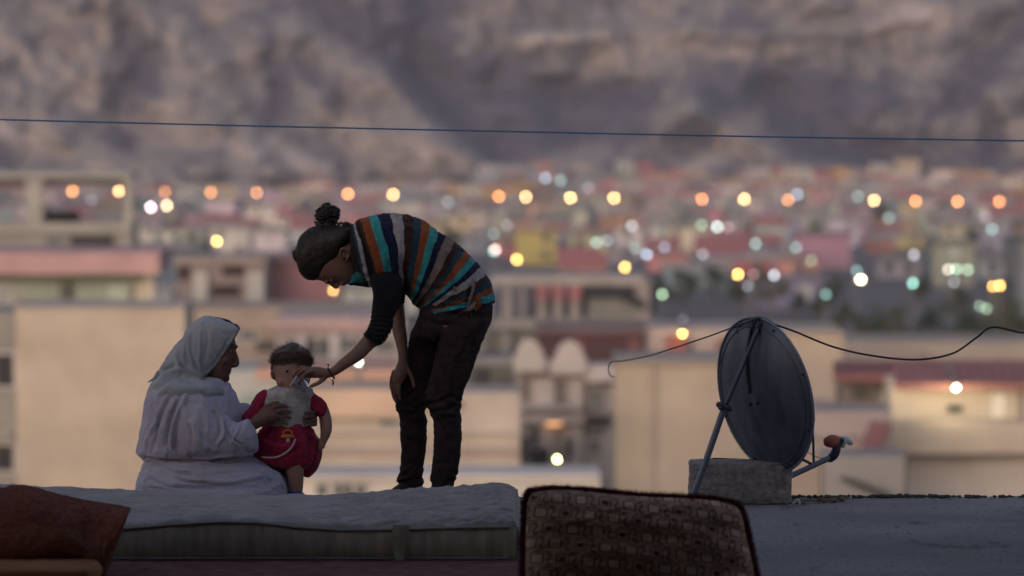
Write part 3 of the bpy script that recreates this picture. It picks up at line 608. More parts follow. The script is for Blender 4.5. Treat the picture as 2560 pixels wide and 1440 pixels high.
# the far rows: one mass of little houses up to the mountain foot
def far_houses():
    rs = np.random.RandomState(11); V = []; Fc = []; C = []
    for k in range(420):
        x = rs.uniform(900, 2600) if rs.rand() < .8 else rs.uniform(-50, 900); y = 506 - abs(rs.randn()) * (26 if x > 1200 else 6); FAR.append((x, y, None))
    for yb in ys:
        D = solveY(yb + 12); st_ = 6.2 / D * F
        for a_, b_ in ((-1500, -70), (2640, 4000)):
            x = a_
            while x < b_:
                if rs.rand() < .6: FAR.append((x, yb, D + rs.uniform(-6, 6)))
                x += st_ * rs.uniform(.9, 1.3)
    cols_ = [q[1] for q in palette]; pw = np.array(wts, float); pw /= pw.sum()
    for (px, py, D) in FAR:
        if D is None: D = 1004 + (505 - py) * .10; z0 = W(px, py, D)[2] - 1.5
        else: z0 = gz(D) - .5
        c = np.array(cols_[rs.choice(len(cols_), p=pw)]) * rs.uniform(.8, 1.15); x = W(px, py, D)[0]; w_ = rs.uniform(2, 4.2); h = rs.uniform(2.6, 6) if D < 990 else rs.uniform(3, 6); d_ = rs.uniform(3, 5)
        skip = False
        for (lx, ly, lD) in LAMPS:
            if lD > D: skip = skip or (abs(lx - px) < 14)
        for (xa, xb, za, zb, ya, yb_, cc) in ((x - w_, x + w_, z0, z0 + h, D, D + d_, c), (x - w_ - .2, x + w_ + .2, z0 + h, z0 + h + .4, D - .3, D + d_ + .2, c * rs.uniform(.5, .9) if rs.rand() < .75 else np.array([.34, .14, .14]))):
            b0 = len(V); V += [(q, r, s_) for q in (xa, xb) for r in (ya, yb_) for s_ in (za, zb)]; C += [cc] * 8
            Fc += [tuple(b0 + i for i in q) for q in ((0, 1, 3, 2), (4, 6, 7, 5), (0, 4, 5, 1), (2, 3, 7, 6), (0, 2, 6, 4), (1, 5, 7, 3))]
        for i in range(2):
            cx = x + (i - .5) * w_ * .9; b0 = len(V); V += [(cx - .5, D - .02, z0 + h - 1.9), (cx + .5, D - .02, z0 + h - 1.9), (cx + .5, D - .02, z0 + h - .8), (cx - .5, D - .02, z0 + h - .8)]; C += [np.array([.05, .055, .07])] * 4; Fc.append((b0, b0 + 1, b0 + 2, b0 + 3))
    me = mesh_np('far_houses', V, Fc, False); set_attr(me, 'paint', np.array(C)); o = link('far_houses', me, mat('far_plaster', (1, 1, 1), .9, .15, .4, attr='paint')); o['kind'] = 'stuff'
far_houses()
# ------------------------------------------------------------------ trees
leafm = [mat('foliage_a', (.055, .075, .05), .9, .5, 2), mat('foliage_b', (.085, .10, .06), .9, .4, 2)]
barkm = mat('bark', (.12, .09, .07), .9, .3, 3)
def tree_mesh(seed, h):
    rs = np.random.RandomState(seed); v = []; f = []
    cl = []
    for k in range(9):
        a_ = rs.rand() * 6.28; rr = rs.rand() ** .5 * h * .3; cl.append((math.cos(a_) * rr, math.sin(a_) * rr, h * (.45 + .5 * rs.rand()), h * (.13 + .1 * rs.rand())))
    for (cx, cy, cz, r) in cl:
        for i in range(130):
            d = rs.randn(3); d /= np.linalg.norm(d); p = np.array([cx, cy, cz]) + d * r * rs.rand() ** .35; u = rs.randn(3); u /= np.linalg.norm(u); w_ = np.cross(u, d); s = h * .035
            b0 = len(v); v += [p - u * s, p + w_ * s * .6, p + u * s, p - w_ * s * .6]; f.append((b0, b0 + 1, b0 + 2, b0 + 3))
    crown = mesh_np('crown', v, f, False)
    m_ = MB(); tube(m_, [(0, 0, -.3), (.1, 0, h * .3), (0, .1, h * .6)], [h * .035, h * .025, h * .012], 8)
    for (cx, cy, cz, r) in cl[:5]: tube(m_, [(.08, 0, h * .3), (cx * .5, cy * .5, (h * .3 + cz) / 2), (cx, cy, cz)], [h * .015, h * .01, h * .005], 6)
    return crown, m_.mesh('trunk')
TM = []
for k in range(4):
    c_, t_ = tree_mesh(40 + k, 7.0); c_.materials.append(leafm[k % 2]); t_.materials.append(barkm); TM.append((c_, t_))
def tree(px, py, D, sc, lb):
    p = W(px, py, D); root = empty('tree', (p[0], D, gz(D) - .2), lb, 'tree', 'trees between the town and the near houses', random.uniform(0, 6))
    root.scale = (sc, sc, sc); c_, t_ = random.choice(TM)
    for nm, me in (('crown', c_), ('trunk', t_)):
        o = bpy.data.objects.new(nm, me); COL.objects.link(o); o.parent = root
tp = [(2050, 260), (2110, 240), (2150, 200), (2190, 215), (2235, 230), (2280, 205), (2330, 235), (2370, 210), (2420, 225), (2465, 200), (2510, 215), (2550, 230), (2085, 300), (2400, 270), (2490, 262), (1660, 290), (1720, 280), (1790, 300), (1850, 285), (1930, 280), (1990, 270), (2010, 300), (2540, 280), (2300, 290)]
for k, (x, D) in enumerate(tp):
    tree(x, 700, D, random.uniform(.3, .48), uniq(f'dark green tree {nearrow(x)}, {"by near walls" if D < 240 else "at town rim"}', ['nearer one', 'farther one', 'bushier one']))
for k, (x, D) in enumerate([(470, 330), (600, 520), (700, 560), (450, 480), (1130, 500), (1310, 620), (1500, 500), (1880, 600), (2040, 560), (2200, 700), (2440, 560), (2350, 700), (1700, 520), (840, 520), (1420, 700), (560, 640)]):
    tree(x, 650, D, random.uniform(.5, .8), uniq(f'dark tree among the houses {nearrow(x)}', ['nearer one', 'farther one', 'bushier one']))
# ------------------------------------------------------------------ haze
hm = bpy.data.materials.new('haze'); hm.use_nodes = True; n_ = hm.node_tree; n_.nodes.clear()
ou = n_.nodes.new('ShaderNodeOutputMaterial'); pv = n_.nodes.new('ShaderNodeVolumePrincipled'); n_.links.new(pv.outputs[0], ou.inputs['Volume'])
pv.inputs['Density'].default_value = HAZE; pv.inputs['Color'].default_value = (.84, .86, 1.0, 1); pv.inputs['Anisotropy'].default_value = .1
m_ = MB(); m_.box(-1200, 1200, -350, 3000, -60, HAZE_TOP); hz = m_.obj('haze', hm); hz['kind'] = 'stuff'
#__FORE__
# ================================================================== FOREGROUND OBJECTS
# ------------------------------------------------------------------ mattress
def mattress():
    root = empty('mattress', (-1.1, 17.9, 0), 'long pale grey quilted mattress lying along the roof, sagging in its middle', 'mattress')
    nx, ny = 560, 200; X0 = W(-330, 1300, 17.27)[0]; X1 = W(1292, 1300, 17.27)[0]
    near = [(-330, 1330), (0, 1318), (320, 1305), (430, 1296), (540, 1289), (640, 1291), (740, 1303), (850, 1310), (960, 1309), (1100, 1305), (1292, 1301)]
    far = [(-330, 1196), (0, 1205), (150, 1213), (300, 1221), (430, 1229), (640, 1236), (800, 1236), (900, 1231), (1050, 1221), (1200, 1214), (1292, 1210)]
    NY, FY = 17.27, 18.56
    xs = np.linspace(X0, X1, nx); us = np.linspace(0, 1, ny)
    def zat(pts, Y):
        px = 1280 + xs / Y * F; py = np.interp(px, [p[0] for p in pts], [p[1] for p in pts])
        k = np.ones(9) / 9; py = np.convolve(np.pad(py, 4, 'edge'), k, 'valid')
        return np.array([W(a_, b_, Y)[2] for a_, b_ in zip(px, py)])
    zn = zat(near, NY); zf = zat(far, FY)
    XX, U = np.meshgrid(xs, us); YY = NY + (FY - NY) * U
    Z = zn[None, :] * (1 - U) + zf[None, :] * U
    x, y = XX.ravel(), YY.ravel(); o = x * 0
    wv = fbm(np.stack([x * 2.2, y * 2.2, o], 1), 3); w2 = fbm(np.stack([x * 5 + 9, y * 9, o], 1), 3)
    # quilting: wavy stitched diamonds, plus pulled creases
    q = np.abs(np.sin((x * 1.0 + y * .8) * 17 + wv * 3)) ** .5 * .55 + np.abs(np.sin((x * .9 - y * 1.0) * 17 + wv * 3)) ** .5 * .45
    cre = 1 - np.abs(fbm(np.stack([x * 6 + y * 2, y * 22 - x * 5, o + 4], 1), 3)) * 2.4
    edge = np.minimum(np.minimum(x - X0, X1 - x), np.minimum(y - NY, FY - y)); rnd = np.clip(edge / .05, 0, 1); rnd = np.sqrt(1 - (1 - rnd) ** 2)
    z = Z.ravel() + (.015 * (q - .6) + (.019 * cre + .009 * (1 - np.abs(fbm(np.stack([x * 15, y * 12 + x * 4, o + 14], 1), 3)) * 2.6)) * np.clip(.55 + (x + .9) * .6, .4, 1) + .003 * w2 - .010) * rnd - .03 * (1 - rnd)
    idx = np.arange(nx * ny).reshape(ny, nx)
    f = np.stack([idx[:-1, :-1], idx[:-1, 1:], idx[1:, 1:], idx[1:, :-1]], -1).reshape(-1, 4)
    link('top_cover', mesh_np('top_cover', np.stack([x, y, z], 1), f.tolist()), mat('ticking', (.36, .32, .315), .9, .22, 5, .35, 160, .2, sheen=.1), root)
    # border walls
    zt = z.reshape(ny, nx); cm = mat('border_cloth', (.50, .46, .38), .9, .35, 3, .5, 90, .15, stretch=(9, 1, 1.5))
    def wall(xa, ya, za, nrm, name):
        n_ = len(xa); rows = []
        bot = .012 + .008 * fbm(np.stack([xa * 3, ya * 3, xa * 0], 1), 3)
        for k in range(15):
            t = k / 14; bl = math.sin(t * math.pi) ** .6 * .016; zz = za * (1 - t) + bot * t
            dd = bl + .004 * fbm(np.stack([xa * 7, ya * 7, xa * 0 + t * 1.5], 1), 3) + .003 * np.sin(xa * 40) * (.5 + .5 * math.sin(t * 3.1))
            rows.append(np.stack([xa + nrm[0] * dd, ya + nrm[1] * dd, zz], 1))
        mb = MB(); mb.rings(rows, closed=False, caps=False); mb.obj(name, cm, root, smooth=True)
    wall(xs, xs * 0 + NY, zt[0], (0, -1), 'border'); wall(us * 0 + X1, NY + (FY - NY) * us, zt[:, -1], (1, 0), 'border'); wall(xs[::-1], xs * 0 + FY, zt[-1][::-1], (0, 1), 'border')
    pm = mat('piping_cloth', (.30, .29, .27), .85, .2, 8)
    m_ = MB(); tube(m_, np.stack([xs[::8], xs[::8] * 0 + NY - .006, zt[0][::8] + .002], 1), .0075, 8, 140); tube(m_, np.stack([xs[::8], xs[::8] * 0 + NY - .004, xs[::8] * 0 + .016], 1), .007, 8, 140)
    tube(m_, [(X1, NY, zt[0][-1]), (X1 + .004, (NY + FY) / 2, zt[ny // 2][-1]), (X1, FY, zt[-1][-1])], .0075, 8, 30); tube(m_, [(X1, NY - .003, zt[0][-1]), (X1 + .006, NY - .006, .1), (X1, NY - .003, .015)], .006, 8, 12)
    m_.obj('piping', pm, root, smooth=True)
    # hanging strap
    ps = [(1003, 1312), (1001, 1340), (996, 1370), (1000, 1398), (992, 1416)]; wd = [42, 40, 30, 22, 10]; rr_ = []
    for k, (q_, w_) in enumerate(zip(ps, wd)):
        a_ = W(q_[0] - w_ / 2, q_[1], NY - .028 - .006 * (k % 2)); b_ = W(q_[0] + w_ / 2, q_[1], NY - .028); rr_.append(np.array([a_, (a_ + b_) / 2 - [0, .008, 0], b_, b_ + [0, .004, 0], (a_ + b_) / 2 - [0, .004, 0], a_ + [0, .004, 0]]))
    m_ = MB(); m_.rings(rr_); m_.obj('handle_strap', mat('strap_cloth', (.36, .35, .28), .85, .2, 8), root)
mattress()
# rug under everything at the near side
m_ = MB(); xs = np.linspace(-2.6, .35, 120); rows = []
for Y in np.linspace(14.6, 17.22, 40): rows.append(np.stack([xs, xs * 0 + Y, .014 + .008 * fbm(np.stack([xs * 3, xs * 0 + Y * 3, xs * 0], 1), 3)], 1))
rows = [rows[0] - [0, 0, .02]] + rows + [rows[-1] - [0, 0, .02]]
m_.rings(rows, closed=False, caps=False); o_ = m_.obj('rug', mat('rug_wool', (.20, .09, .09), .95, .5, 12, .6, 120, .1), smooth=True)
tag(o_, 'dark reddish rug on the roof below the front edge of the mattress', 'rug')

# ------------------------------------------------------------------ cushions
def pillow_shell(corners, Y, lean, thick, nu=300, nv=180, wr=.01, seed=1):
    """cushion standing up: corners px TL,TR,BR,BL on plane Y (top leaning back by lean); returns front+back grids"""
    tl, tr, br, bl = [W(c[0], c[1], Y + (lean if i < 2 else 0)) for i, c in enumerate(corners)]
    u, v = np.meshgrid(np.linspace(0, 1, nu), np.linspace(0, 1, nv)); u = u.ravel(); v = v.ravel()
    base = (1 - v)[:, None] * ((1 - u)[:, None] * tl + u[:, None] * tr) + v[:, None] * ((1 - u)[:, None] * bl + u[:, None] * br)
    n = np.cross(tr - tl, bl - tl); n /= np.linalg.norm(n)
    if n[1] > 0: n = -n
    prof = (1 - np.abs(2 * u - 1) ** 3.2) ** .5 * (1 - np.abs(2 * v - 1) ** 3.0) ** .5
    nz = fbm(np.stack([u * 5, v * 4, u * 0 + seed], 1), 4)
    return base, n, prof, nz, u, v
def pattern(u, v):
    """woven motif: brick-like frames with round hearts joined by curling links (values: cloth colour)"""
    wob = fbm(np.stack([u * 6, v * 6, u * 0 + 3], 1), 2) * .05
    s = u * 9.0 + .5 * v + wob; t = v * 6.8 - u * .9 + wob * 1.5
    r = np.floor(t); s2 = s + .5 * (r % 2) + .13 * r; fu = s2 - np.floor(s2); fv = t - r
    tan = np.array([.50, .32, .23]); dk = np.array([.10, .042, .035]); rust = np.array([.30, .12, .09]); lt = np.array([.66, .46, .34])
    c = np.tile(tan, (len(u), 1)) * (1 + .12 * fbm(np.stack([u * 60, v * 40, u * 0], 1), 2))[:, None]
    def rectln(x0, x1, y0, y1, w):
        ins = (fu > x0 - w) & (fu < x1 + w) & (fv > y0 - w) & (fv < y1 + w); inn = (fu > x0 + w) & (fu < x1 - w) & (fv > y0 + w) & (fv < y1 - w); return ins & ~inn, inn
    par = (np.floor(s2) + r) % 3
    ln, inn = rectln(.10, .56, .20, .78, .026)
    c[inn] = lt; ln2, in2 = rectln(.20, .46, .34, .66, .02)
    c[in2 & (par == 0)] = rust; hrt = ((fu - .33) / .07) ** 2 + ((fv - .5) / .10) ** 2 < 1; c[hrt & (par == 0)] = dk
    c[ln] = dk; c[ln2 & (par == 0)] = dk * 1.5
    # links: S curves
    for (cx, cy, rx, ry, a0) in ((.74, .34, .12, .20, 0), (.86, .68, .12, .20, 1)):
        d = np.sqrt(((fu - cx) / rx) ** 2 + ((fv - cy) / ry) ** 2); ang = np.arctan2(fv - cy, fu - cx)
        m = (np.abs(d - 1) < .17) & ((ang > -2.4) & (ang < 1.2) if a0 == 0 else (ang > .7) | (ang < -1.9)); c[m] = dk
        m = (np.abs(d - .62) < .10) & ((ang > -2.4) & (ang < 1.2) if a0 == 0 else (ang > .7) | (ang < -1.9)); c[m] = rust
    band = (np.abs(fv - .03) < .028) & (fu > .15) & (fu < .9); c[band] = dk * 1.3
    return c
def big_cushion():
    root = empty('cushion', (.33, 16.35, 0), 'large patterned floor cushion with a dark red fringe standing in front of the mattress', 'cushion')
    cs = [(1316, 1226), (1850, 1262), (1900, 1500), (1310, 1490)]; Y = 16.2
    out = []
    base, n, prof, nz, u, v = pillow_shell(cs, Y, .10, .1, 480, 260)
    cmid = base.mean(0); cp = (np.abs(2 * u - 1) ** 7) * (np.abs(2 * v - 1) ** 7) * .035; base = base + (cmid - base) * cp[:, None]
    px_add = .006 * np.sin(u * 9) * (1 - v) + .012 * np.sin(u * math.pi) * (1 - v)
    pat = pattern(u, v); lum = pat.mean(1)
    crease = .012 * fbm(np.stack([u * 4, v * 9 - u * 3, u * 0 + 5], 1), 3) + .008 * (1 - np.abs(fbm(np.stack([u * 3 + v * 4, v * 3, u * 0 + 8], 1), 3)) * 3)
    fr = base + n * (prof * .15 + 1.3 * crease * prof ** .5 + .003 * (lum > .15) * prof)[:, None]; fr[:, 2] += px_add
    nu, nv = 480, 260; idx = np.arange(nu * nv).reshape(nv, nu); f = np.stack([idx[:-1, :-1], idx[1:, :-1], idx[1:, 1:], idx[:-1, 1:]], -1).reshape(-1, 4)
    me = mesh_np('cover', fr, f.tolist()); set_attr(me, 'weave', pat)
    link('cover', me, mat('patterned_cloth', (1, 1, 1), .95, .25, 30, .5, 220, .1, attr='weave'), root)
    bk = base - n * (prof * .08)[:, None]; bk[:, 2] += px_add; bk = bk.reshape(nv, nu, 3)[::8, ::8]; k2 = np.arange(bk.shape[0] * bk.shape[1]).reshape(bk.shape[:2]); f2 = np.stack([k2[:-1, :-1], k2[:-1, 1:], k2[1:, 1:], k2[1:, :-1]], -1).reshape(-1, 4)
    link('back_cover', mesh_np('back_cover', bk.reshape(-1, 3), f2.tolist()), mat('plain_cloth', (.13, .06, .05), .95, .2, 10), root)
    # fringe: a fat rope of pile and thousands of tufts along the rim
    g = base.reshape(nv, nu, 3).copy(); g[:, :, 2] += px_add.reshape(nv, nu)
    rim = np.concatenate([g[::-1, 0][:-1:6], g[0, ::6], g[:, -1][::6]])
    fm = mat('fringe_pile', (.16, .018, .035), .95, .5, 30, .8, 150, .1, sheen=.0)
    m_ = MB(); tube(m_, rim, .017, 10, 400); me = m_.mesh('fringe_core'); rough(me, .008, 60); link('fringe_core', me, fm, root)
    rs = np.random.RandomState(5); cen = np.array(g[nv // 2, nu // 2]); V = []; Fc = []
    P_ = catmull(rim, 2600)
    for k in range(15000):
        i = rs.randint(len(P_)); p = P_[i] + rs.randn(3) * .004; od = P_[i] - cen; od[1] = 0; od /= np.linalg.norm(od)
        tang = P_[min(i + 5, len(P_) - 1)] - P_[max(i - 5, 0)]; tang /= np.linalg.norm(tang); od = od - tang * (od @ tang) * .8; od /= np.linalg.norm(od)
        th = rs.randn() * 1.0; d = od * math.cos(th) - np.array([0, 1., 0]) * math.sin(th) * np.sign(.6) + rs.randn(3) * .22; d /= np.linalg.norm(d); L = .022 + .012 * rs.rand(); w_ = tang * .0012
        b0 = len(V); V += [p - w_, p + w_, p + d * L + w_ * .3 + np.array([0, 0, -.003])]; Fc.append((b0, b0 + 1, b0 + 2))
    o = link('fringe', mesh_np('fringe', V, Fc, False), fm, root); o['kind'] = 'stuff'
big_cushion()
def brown_cushion():
    root = empty('cushion', (-2.05, 16.5, .0), 'slumped dark brown cushion at the left edge in front of the mattress', 'cushion')
    nu, nv = 260, 200; u, v = np.meshgrid(np.linspace(0, 1, nu), np.linspace(0, 1, nv)); u = u.ravel(); v = v.ravel()
    top = catmull([(-320, 1190), (-100, 1200), (0, 1222), (30, 1216), (80, 1219), (140, 1236), (210, 1252), (270, 1262), (322, 1270)], nu)
    bot = catmull([(-320, 1400), (-100, 1402), (60, 1404), (150, 1400), (205, 1395), (250, 1412), (262, 1440), (258, 1446), (270, 1400)], nu)
    bot = catmull([(-320, 1402), (-100, 1404), (60, 1402), (150, 1398), (215, 1402), (245, 1425), (262, 1442), (285, 1380), (322, 1280)], nu)
    Y = 16.9 - .0
    fr = []
    T = np.array([W(p[0], p[1], 16.95) for p in top]); B = np.array([W(p[0], p[1], 16.68) for p in bot])
    i = np.tile(np.arange(nu), nv); base = T[i] * (1 - v)[:, None] + B[i] * v[:, None]
    prof = (1 - np.abs(2 * u - 1) ** 4) ** .5 * (1 - np.abs(2 * v - 1) ** 2.6) ** .55
    cr = .012 * fbm(np.stack([u * 6, v * 5, u * 0 + 1], 1), 4) + .010 * (1 - 3 * np.abs(fbm(np.stack([u * 7 + v * 2, v * 2, u * 0 + 3], 1), 3)))
    n = np.array([0, -1, .25]); n /= np.linalg.norm(n)
    m = mat('brown_velvet', (.26, .10, .07), 1.0, .45, 40, 1.0, 160, .02)
    fr = base + n * (prof * (.13 + cr * .8) + cr * .2)[:, None]; bk = base - n * (prof * .10)[:, None]
    idx = np.arange(nu * nv).reshape(nv, nu); f = np.stack([idx[:-1, :-1], idx[1:, :-1], idx[1:, 1:], idx[:-1, 1:]], -1).reshape(-1, 4)
    link('cover', mesh_np('cover', fr, f.tolist()), m, root); link('back_cover', mesh_np('back_cover', bk, f[:, ::-1].tolist()), m, root)
    rim = np.concatenate([fr.reshape(nv, nu, 3)[0, ::6], fr.reshape(nv, nu, 3)[::6, -1]]); m_ = MB(); tube(m_, rim, .006, 8, 200); me = m_.mesh('seam'); rough(me, .004, 50); link('seam', me, m, root)
    o = MB(); a_ = W(-320, 1402, 16.55); b_ = W(252, 1402, 16.55); tr = W(256, 1440, 16.55)
    sec = []
    xs = np.linspace(a_[0], b_[0], 90)
    th = np.linspace(0, 2 * math.pi, 40, endpoint=False); ht = a_[2]
    rings = []
    for k, x in enumerate(xs):
        ed = min(1, (xs[-1] - x) / .05); s_ = math.sqrt(max(0.05, 1 - (1 - ed) ** 2)) if ed < 1 else 1
        c, s = np.cos(th), np.sin(th); rings.append(np.stack([th * 0 + x, 16.6 + .25 * s_ * np.sign(c) * np.abs(c) ** .35, ht / 2 + (ht / 2 - .004) * s_ * np.sign(s) * np.abs(s) ** .35], 1))
    o.rings(rings); me = o.mesh('cushion'); rough(me, .006, 6); q = link('cushion', me, mat('tan_cloth', (.36, .17, .085), .95, .3, 5, .4, 120, .1)); tag(q, 'flat orange tan seat cushion under the slumped brown cushion', 'cushion')
brown_cushion()

# ------------------------------------------------------------------ satellite dish on its concrete block
def dish():
    by = 19.42
    bl = MB(); seg = []
    # block: box with a rounded worn outline
    x0, x1 = W(1727, 1262, by)[0], W(1982, 1262, by)[0]; z1 = W(1800, 1160, by)[2]
    n = 160; th = np.linspace(0, 2 * math.pi, n, endpoint=False); c, s = np.cos(th), np.sin(th); rings = []
    for k in range(41):
        t = k / 40; sc = 1 - .02 * (abs(2 * t - 1) ** 8) ; 
        rings.append(np.stack([(x0 + x1) / 2 + (x1 - x0) / 2 * sc * np.sign(c) * np.abs(c) ** .22, by + .14 + .14 * sc * np.sign(s) * np.abs(s) ** .3, th * 0 + .003 + (z1 - .003) * t + .006 * t * np.sin(th * 1 + 2)], 1))
    m_ = MB(); m_.rings(rings); me = m_.mesh('concrete_block'); rough(me, .012, 14, o=5); rough(me, .005, 80, o=2)
    o = link('concrete_block', me, M['concrete2']); tag(o, 'rough grey concrete block on the roof that weighs down the dish stand', 'block')
    root = empty('satellite_dish', (W(1914, 1160, by)[0], by + .12, z1), 'dark grey satellite dish with a strut and feed arm, standing on the concrete block', 'satellite dish')
    dm = mat('dish_paint', (.12, .13, .18), .34, .55, 5, .12, 14, .6, metal=.25, stretch=(3, 3, .6), detail=8); rm = mat('dish_rim', (.20, .23, .29), .4, .2, 6, metal=.2); sm_ = mat('strut_steel', (.075, .085, .11), .38, .3, 12, metal=.6)
    C = W(1914, 987, by + .05); up = W(1896, 797, by) - W(1938, 1178, by + .1); A = np.linalg.norm(up) / 2; up /= np.linalg.norm(up)
    # open side looks right and away from the camera
    ax = np.array([.80, .56, .12]); ax -= up * (ax @ up); ax /= np.linalg.norm(ax); side = np.cross(up, ax); side /= np.linalg.norm(side)
    B = .375
    def surf(r, t, off=0): return C + up * (A * r * math.cos(t)) + side * (B * r * math.sin(t)) - ax * (.085 * (1 - r * r) + off)
    rings = []
    for k in range(26):
        r = max(.004, k / 25); rings.append(np.array([surf(r, t, .0025) for t in np.linspace(0, 2 * math.pi, 72, endpoint=False)]))
    for k in range(25, -1, -1):
        r = max(.004, k / 25); rings.append(np.array([surf(r, t, 0) for t in np.linspace(0, 2 * math.pi, 72, endpoint=False)]))
    m_ = MB(); m_.rings(rings); m_.obj('reflector', dm, root, smooth=True)
    m_ = MB(); tt = np.linspace(0, 2 * math.pi, 90); pr = [surf(1.008, t, .004) for t in tt]; tube(m_, pr, .0065, 8, 180, cap=False); m_.obj('rim', rm, root, smooth=True)
    m_ = MB()
    for k in range(8): ball(m_, surf(.955, .39 + k * math.pi / 4, .006), .008, seg=8)
    for q_ in ((.10, .4), (.10, 2.5), (.12, 4.4), (.6, .14)): ball(m_, surf(q_[0], q_[1], .010), .010, seg=8)
    m_.obj('bolt', sm_, root, smooth=True)
    # second rolled edge at the back
    m_ = MB(); tube(m_, [surf(.90, t, .004) for t in tt], .003, 6, 160, cap=False); m_.obj('back_ring', dm, root, smooth=True)
    m_ = MB(); tube(m_, [surf(r, .03 + .25 * (1 - r), .010) for r in (1.0, .85, .6, .35, .1)], .010, 8, 40); m_.obj('back_bar', sm_, root, smooth=True)  # thin dark bar following the curve of the dish back
    # near strut
    m_ = MB(); tube(m_, [W(1904, 803, by - .03), W(1813, 1015, by - .15), ], .0115, 8, 12); m_.obj('strut', sm_, root, smooth=True)
    m_ = MB(); tube(m_, [W(1811, 1018, by - .15), W(1762, 1160, by - .155), W(1724, 1262, by - .16)], .0165, 10, 12); m_.obj('strut', mat('strut_grey', (.17, .20, .25), .4, .2, 10, metal=.4), root, smooth=True)
    m_ = MB(); tube(m_, [W(1798, 1012, by - .16), W(1822, 1022, by - .15)], .017, 8, 4); tube(m_, [W(1801, 1020, by - .18), W(1801, 1020, by - .12)], .012, 6, 3); m_.obj('clamp', sm_, root, smooth=True)
    # top bracket with looped wires
    m_ = MB(); ptube(m_, [(1866, 806, by - .02, .007), (1890, 797, by - .03, .011), (1912, 800, by - .02, .012), (1932, 808, by, .006)]); m_.obj('bracket', sm_, root, smooth=True)
    m_ = MB()
    for q in ([(1890, 800), (1880, 812), (1884, 824), (1896, 820), (1900, 806)], [(1912, 806), (1910, 826), (1918, 834), (1924, 820), (1918, 806)], [(1870, 805), (1850, 812), (1842, 826), (1846, 834)], [(1880, 800), (1872, 814), (1878, 820), (1888, 810)]):
        tube(m_, [W(p[0], p[1], by - .05) for p in q], .0035, 6, 24)
    m_.obj('wire_loop', sm_, root, smooth=True)
    # feed arm
    ay = by + .28
    m_ = MB(); tube(m_, [W(1940, 1204, by + .20), W(1985, 1186, by + .22), W(2084, 1140, ay)], .0150, 8, 16); m_.obj('feed_arm', rm, root, smooth=True)
    m_ = MB(); tube(m_, [W(2028, 1050, ay - .05), W(2033, 1100, ay - .03), W(2034, 1165, ay - .03)], .0065, 6, 10); tube(m_, [W(2004, 1147, by + .2), W(2028, 1160, ay - .03)], .0075, 6, 6); tube(m_, [W(2012, 1126, by + .2), W(2040, 1142, ay), W(2060, 1146, ay)], .0022, 5, 10); tube(m_, [W(2026, 1040, ay - .05), W(2034, 1048, ay - .05)], .009, 6, 4); m_.obj('arm_brace', sm_, root, smooth=True)
    m_ = MB(); ptube(m_, [(2076, 1146, ay, .022), (2086, 1136, ay, .024), (2092, 1120, ay, .022), (2098, 1108, ay, .016), (2104, 1100, ay, .014)]); m_.obj('feed_holder', sm_, root, smooth=True)
    m_ = MB(); tube(m_, [W(2073, 1104, ay - .012), W(2080, 1103, ay - .004), W(2090, 1102, ay + .01)], [.031, .034, .030], 18, 8); m_.obj('feed_cap', mat('red_cap', (.42, .12, .075), .55, .1, 6), root, smooth=True)
    m_ = MB(); tube(m_, [W(2098, 1101, ay + .02), W(2112, 1098, ay + .03), W(2126, 1106, ay + .04)], [.014, .018, .015], 10, 8); ptube(m_, [(2112, 1104, ay + .02, .011), (2108, 1116, ay + .02, .009)]); m_.obj('connector', mat('pale_plastic', (.62, .64, .62), .35, .1, 6), root, smooth=True)
dish()
cabm = mat('black_cable', (.03, .028, .03), .6, .1)
m_ = MB(); tube(m_, [W(2700, 842, 19.2), W(2560, 832, 19.2), W(2482, 818, 19.25), W(2440, 845, 19.3), W(2380, 884, 19.35), (W(2290, 899, 19.4)), W(2180, 889, 19.4), W(2080, 866, 19.42), W(1980, 826, 19.42), W(1900, 800, 19.42)], .0052, 7, 160)
o = m_.obj('cable', cabm, smooth=True); tag(o, 'thick black cable sagging from the dish top to the right edge', 'cable')
m_ = MB(); tube(m_, [W(1900, 799, 19.42), W(1850, 812, 19.5), W(1780, 838, 19.9), W(1700, 865, 20.4), W(1620, 890, 21.2), W(1560, 902, 22.0), W(1528, 906, 22.0), W(1521, 925, 22.0), W(1526, 939, 22.0), W(1536, 942, 22.0)], [.0042, .0042, .004, .004, .0038, .0035, .0035, .003, .003, .0025], 6, 120)
o = m_.obj('cable', cabm, smooth=True); tag(o, 'thin wire running left from the dish top and ending in a hook', 'cable')
m_ = MB(); tube(m_, [W(-420, 288, 19.3), W(0, 299, 19.3), W(640, 315, 19.3), W(1280, 329, 19.3), W(1920, 342, 19.3), W(2560, 352, 19.3), W(3000, 358, 19.3)], .0042, 7, 90)
o = m_.obj('clothes_line', mat('blue_line', (.03, .10, .22), .5, .1), smooth=True); tag(o, 'taut blue line stretched above the people across the whole view', 'line')
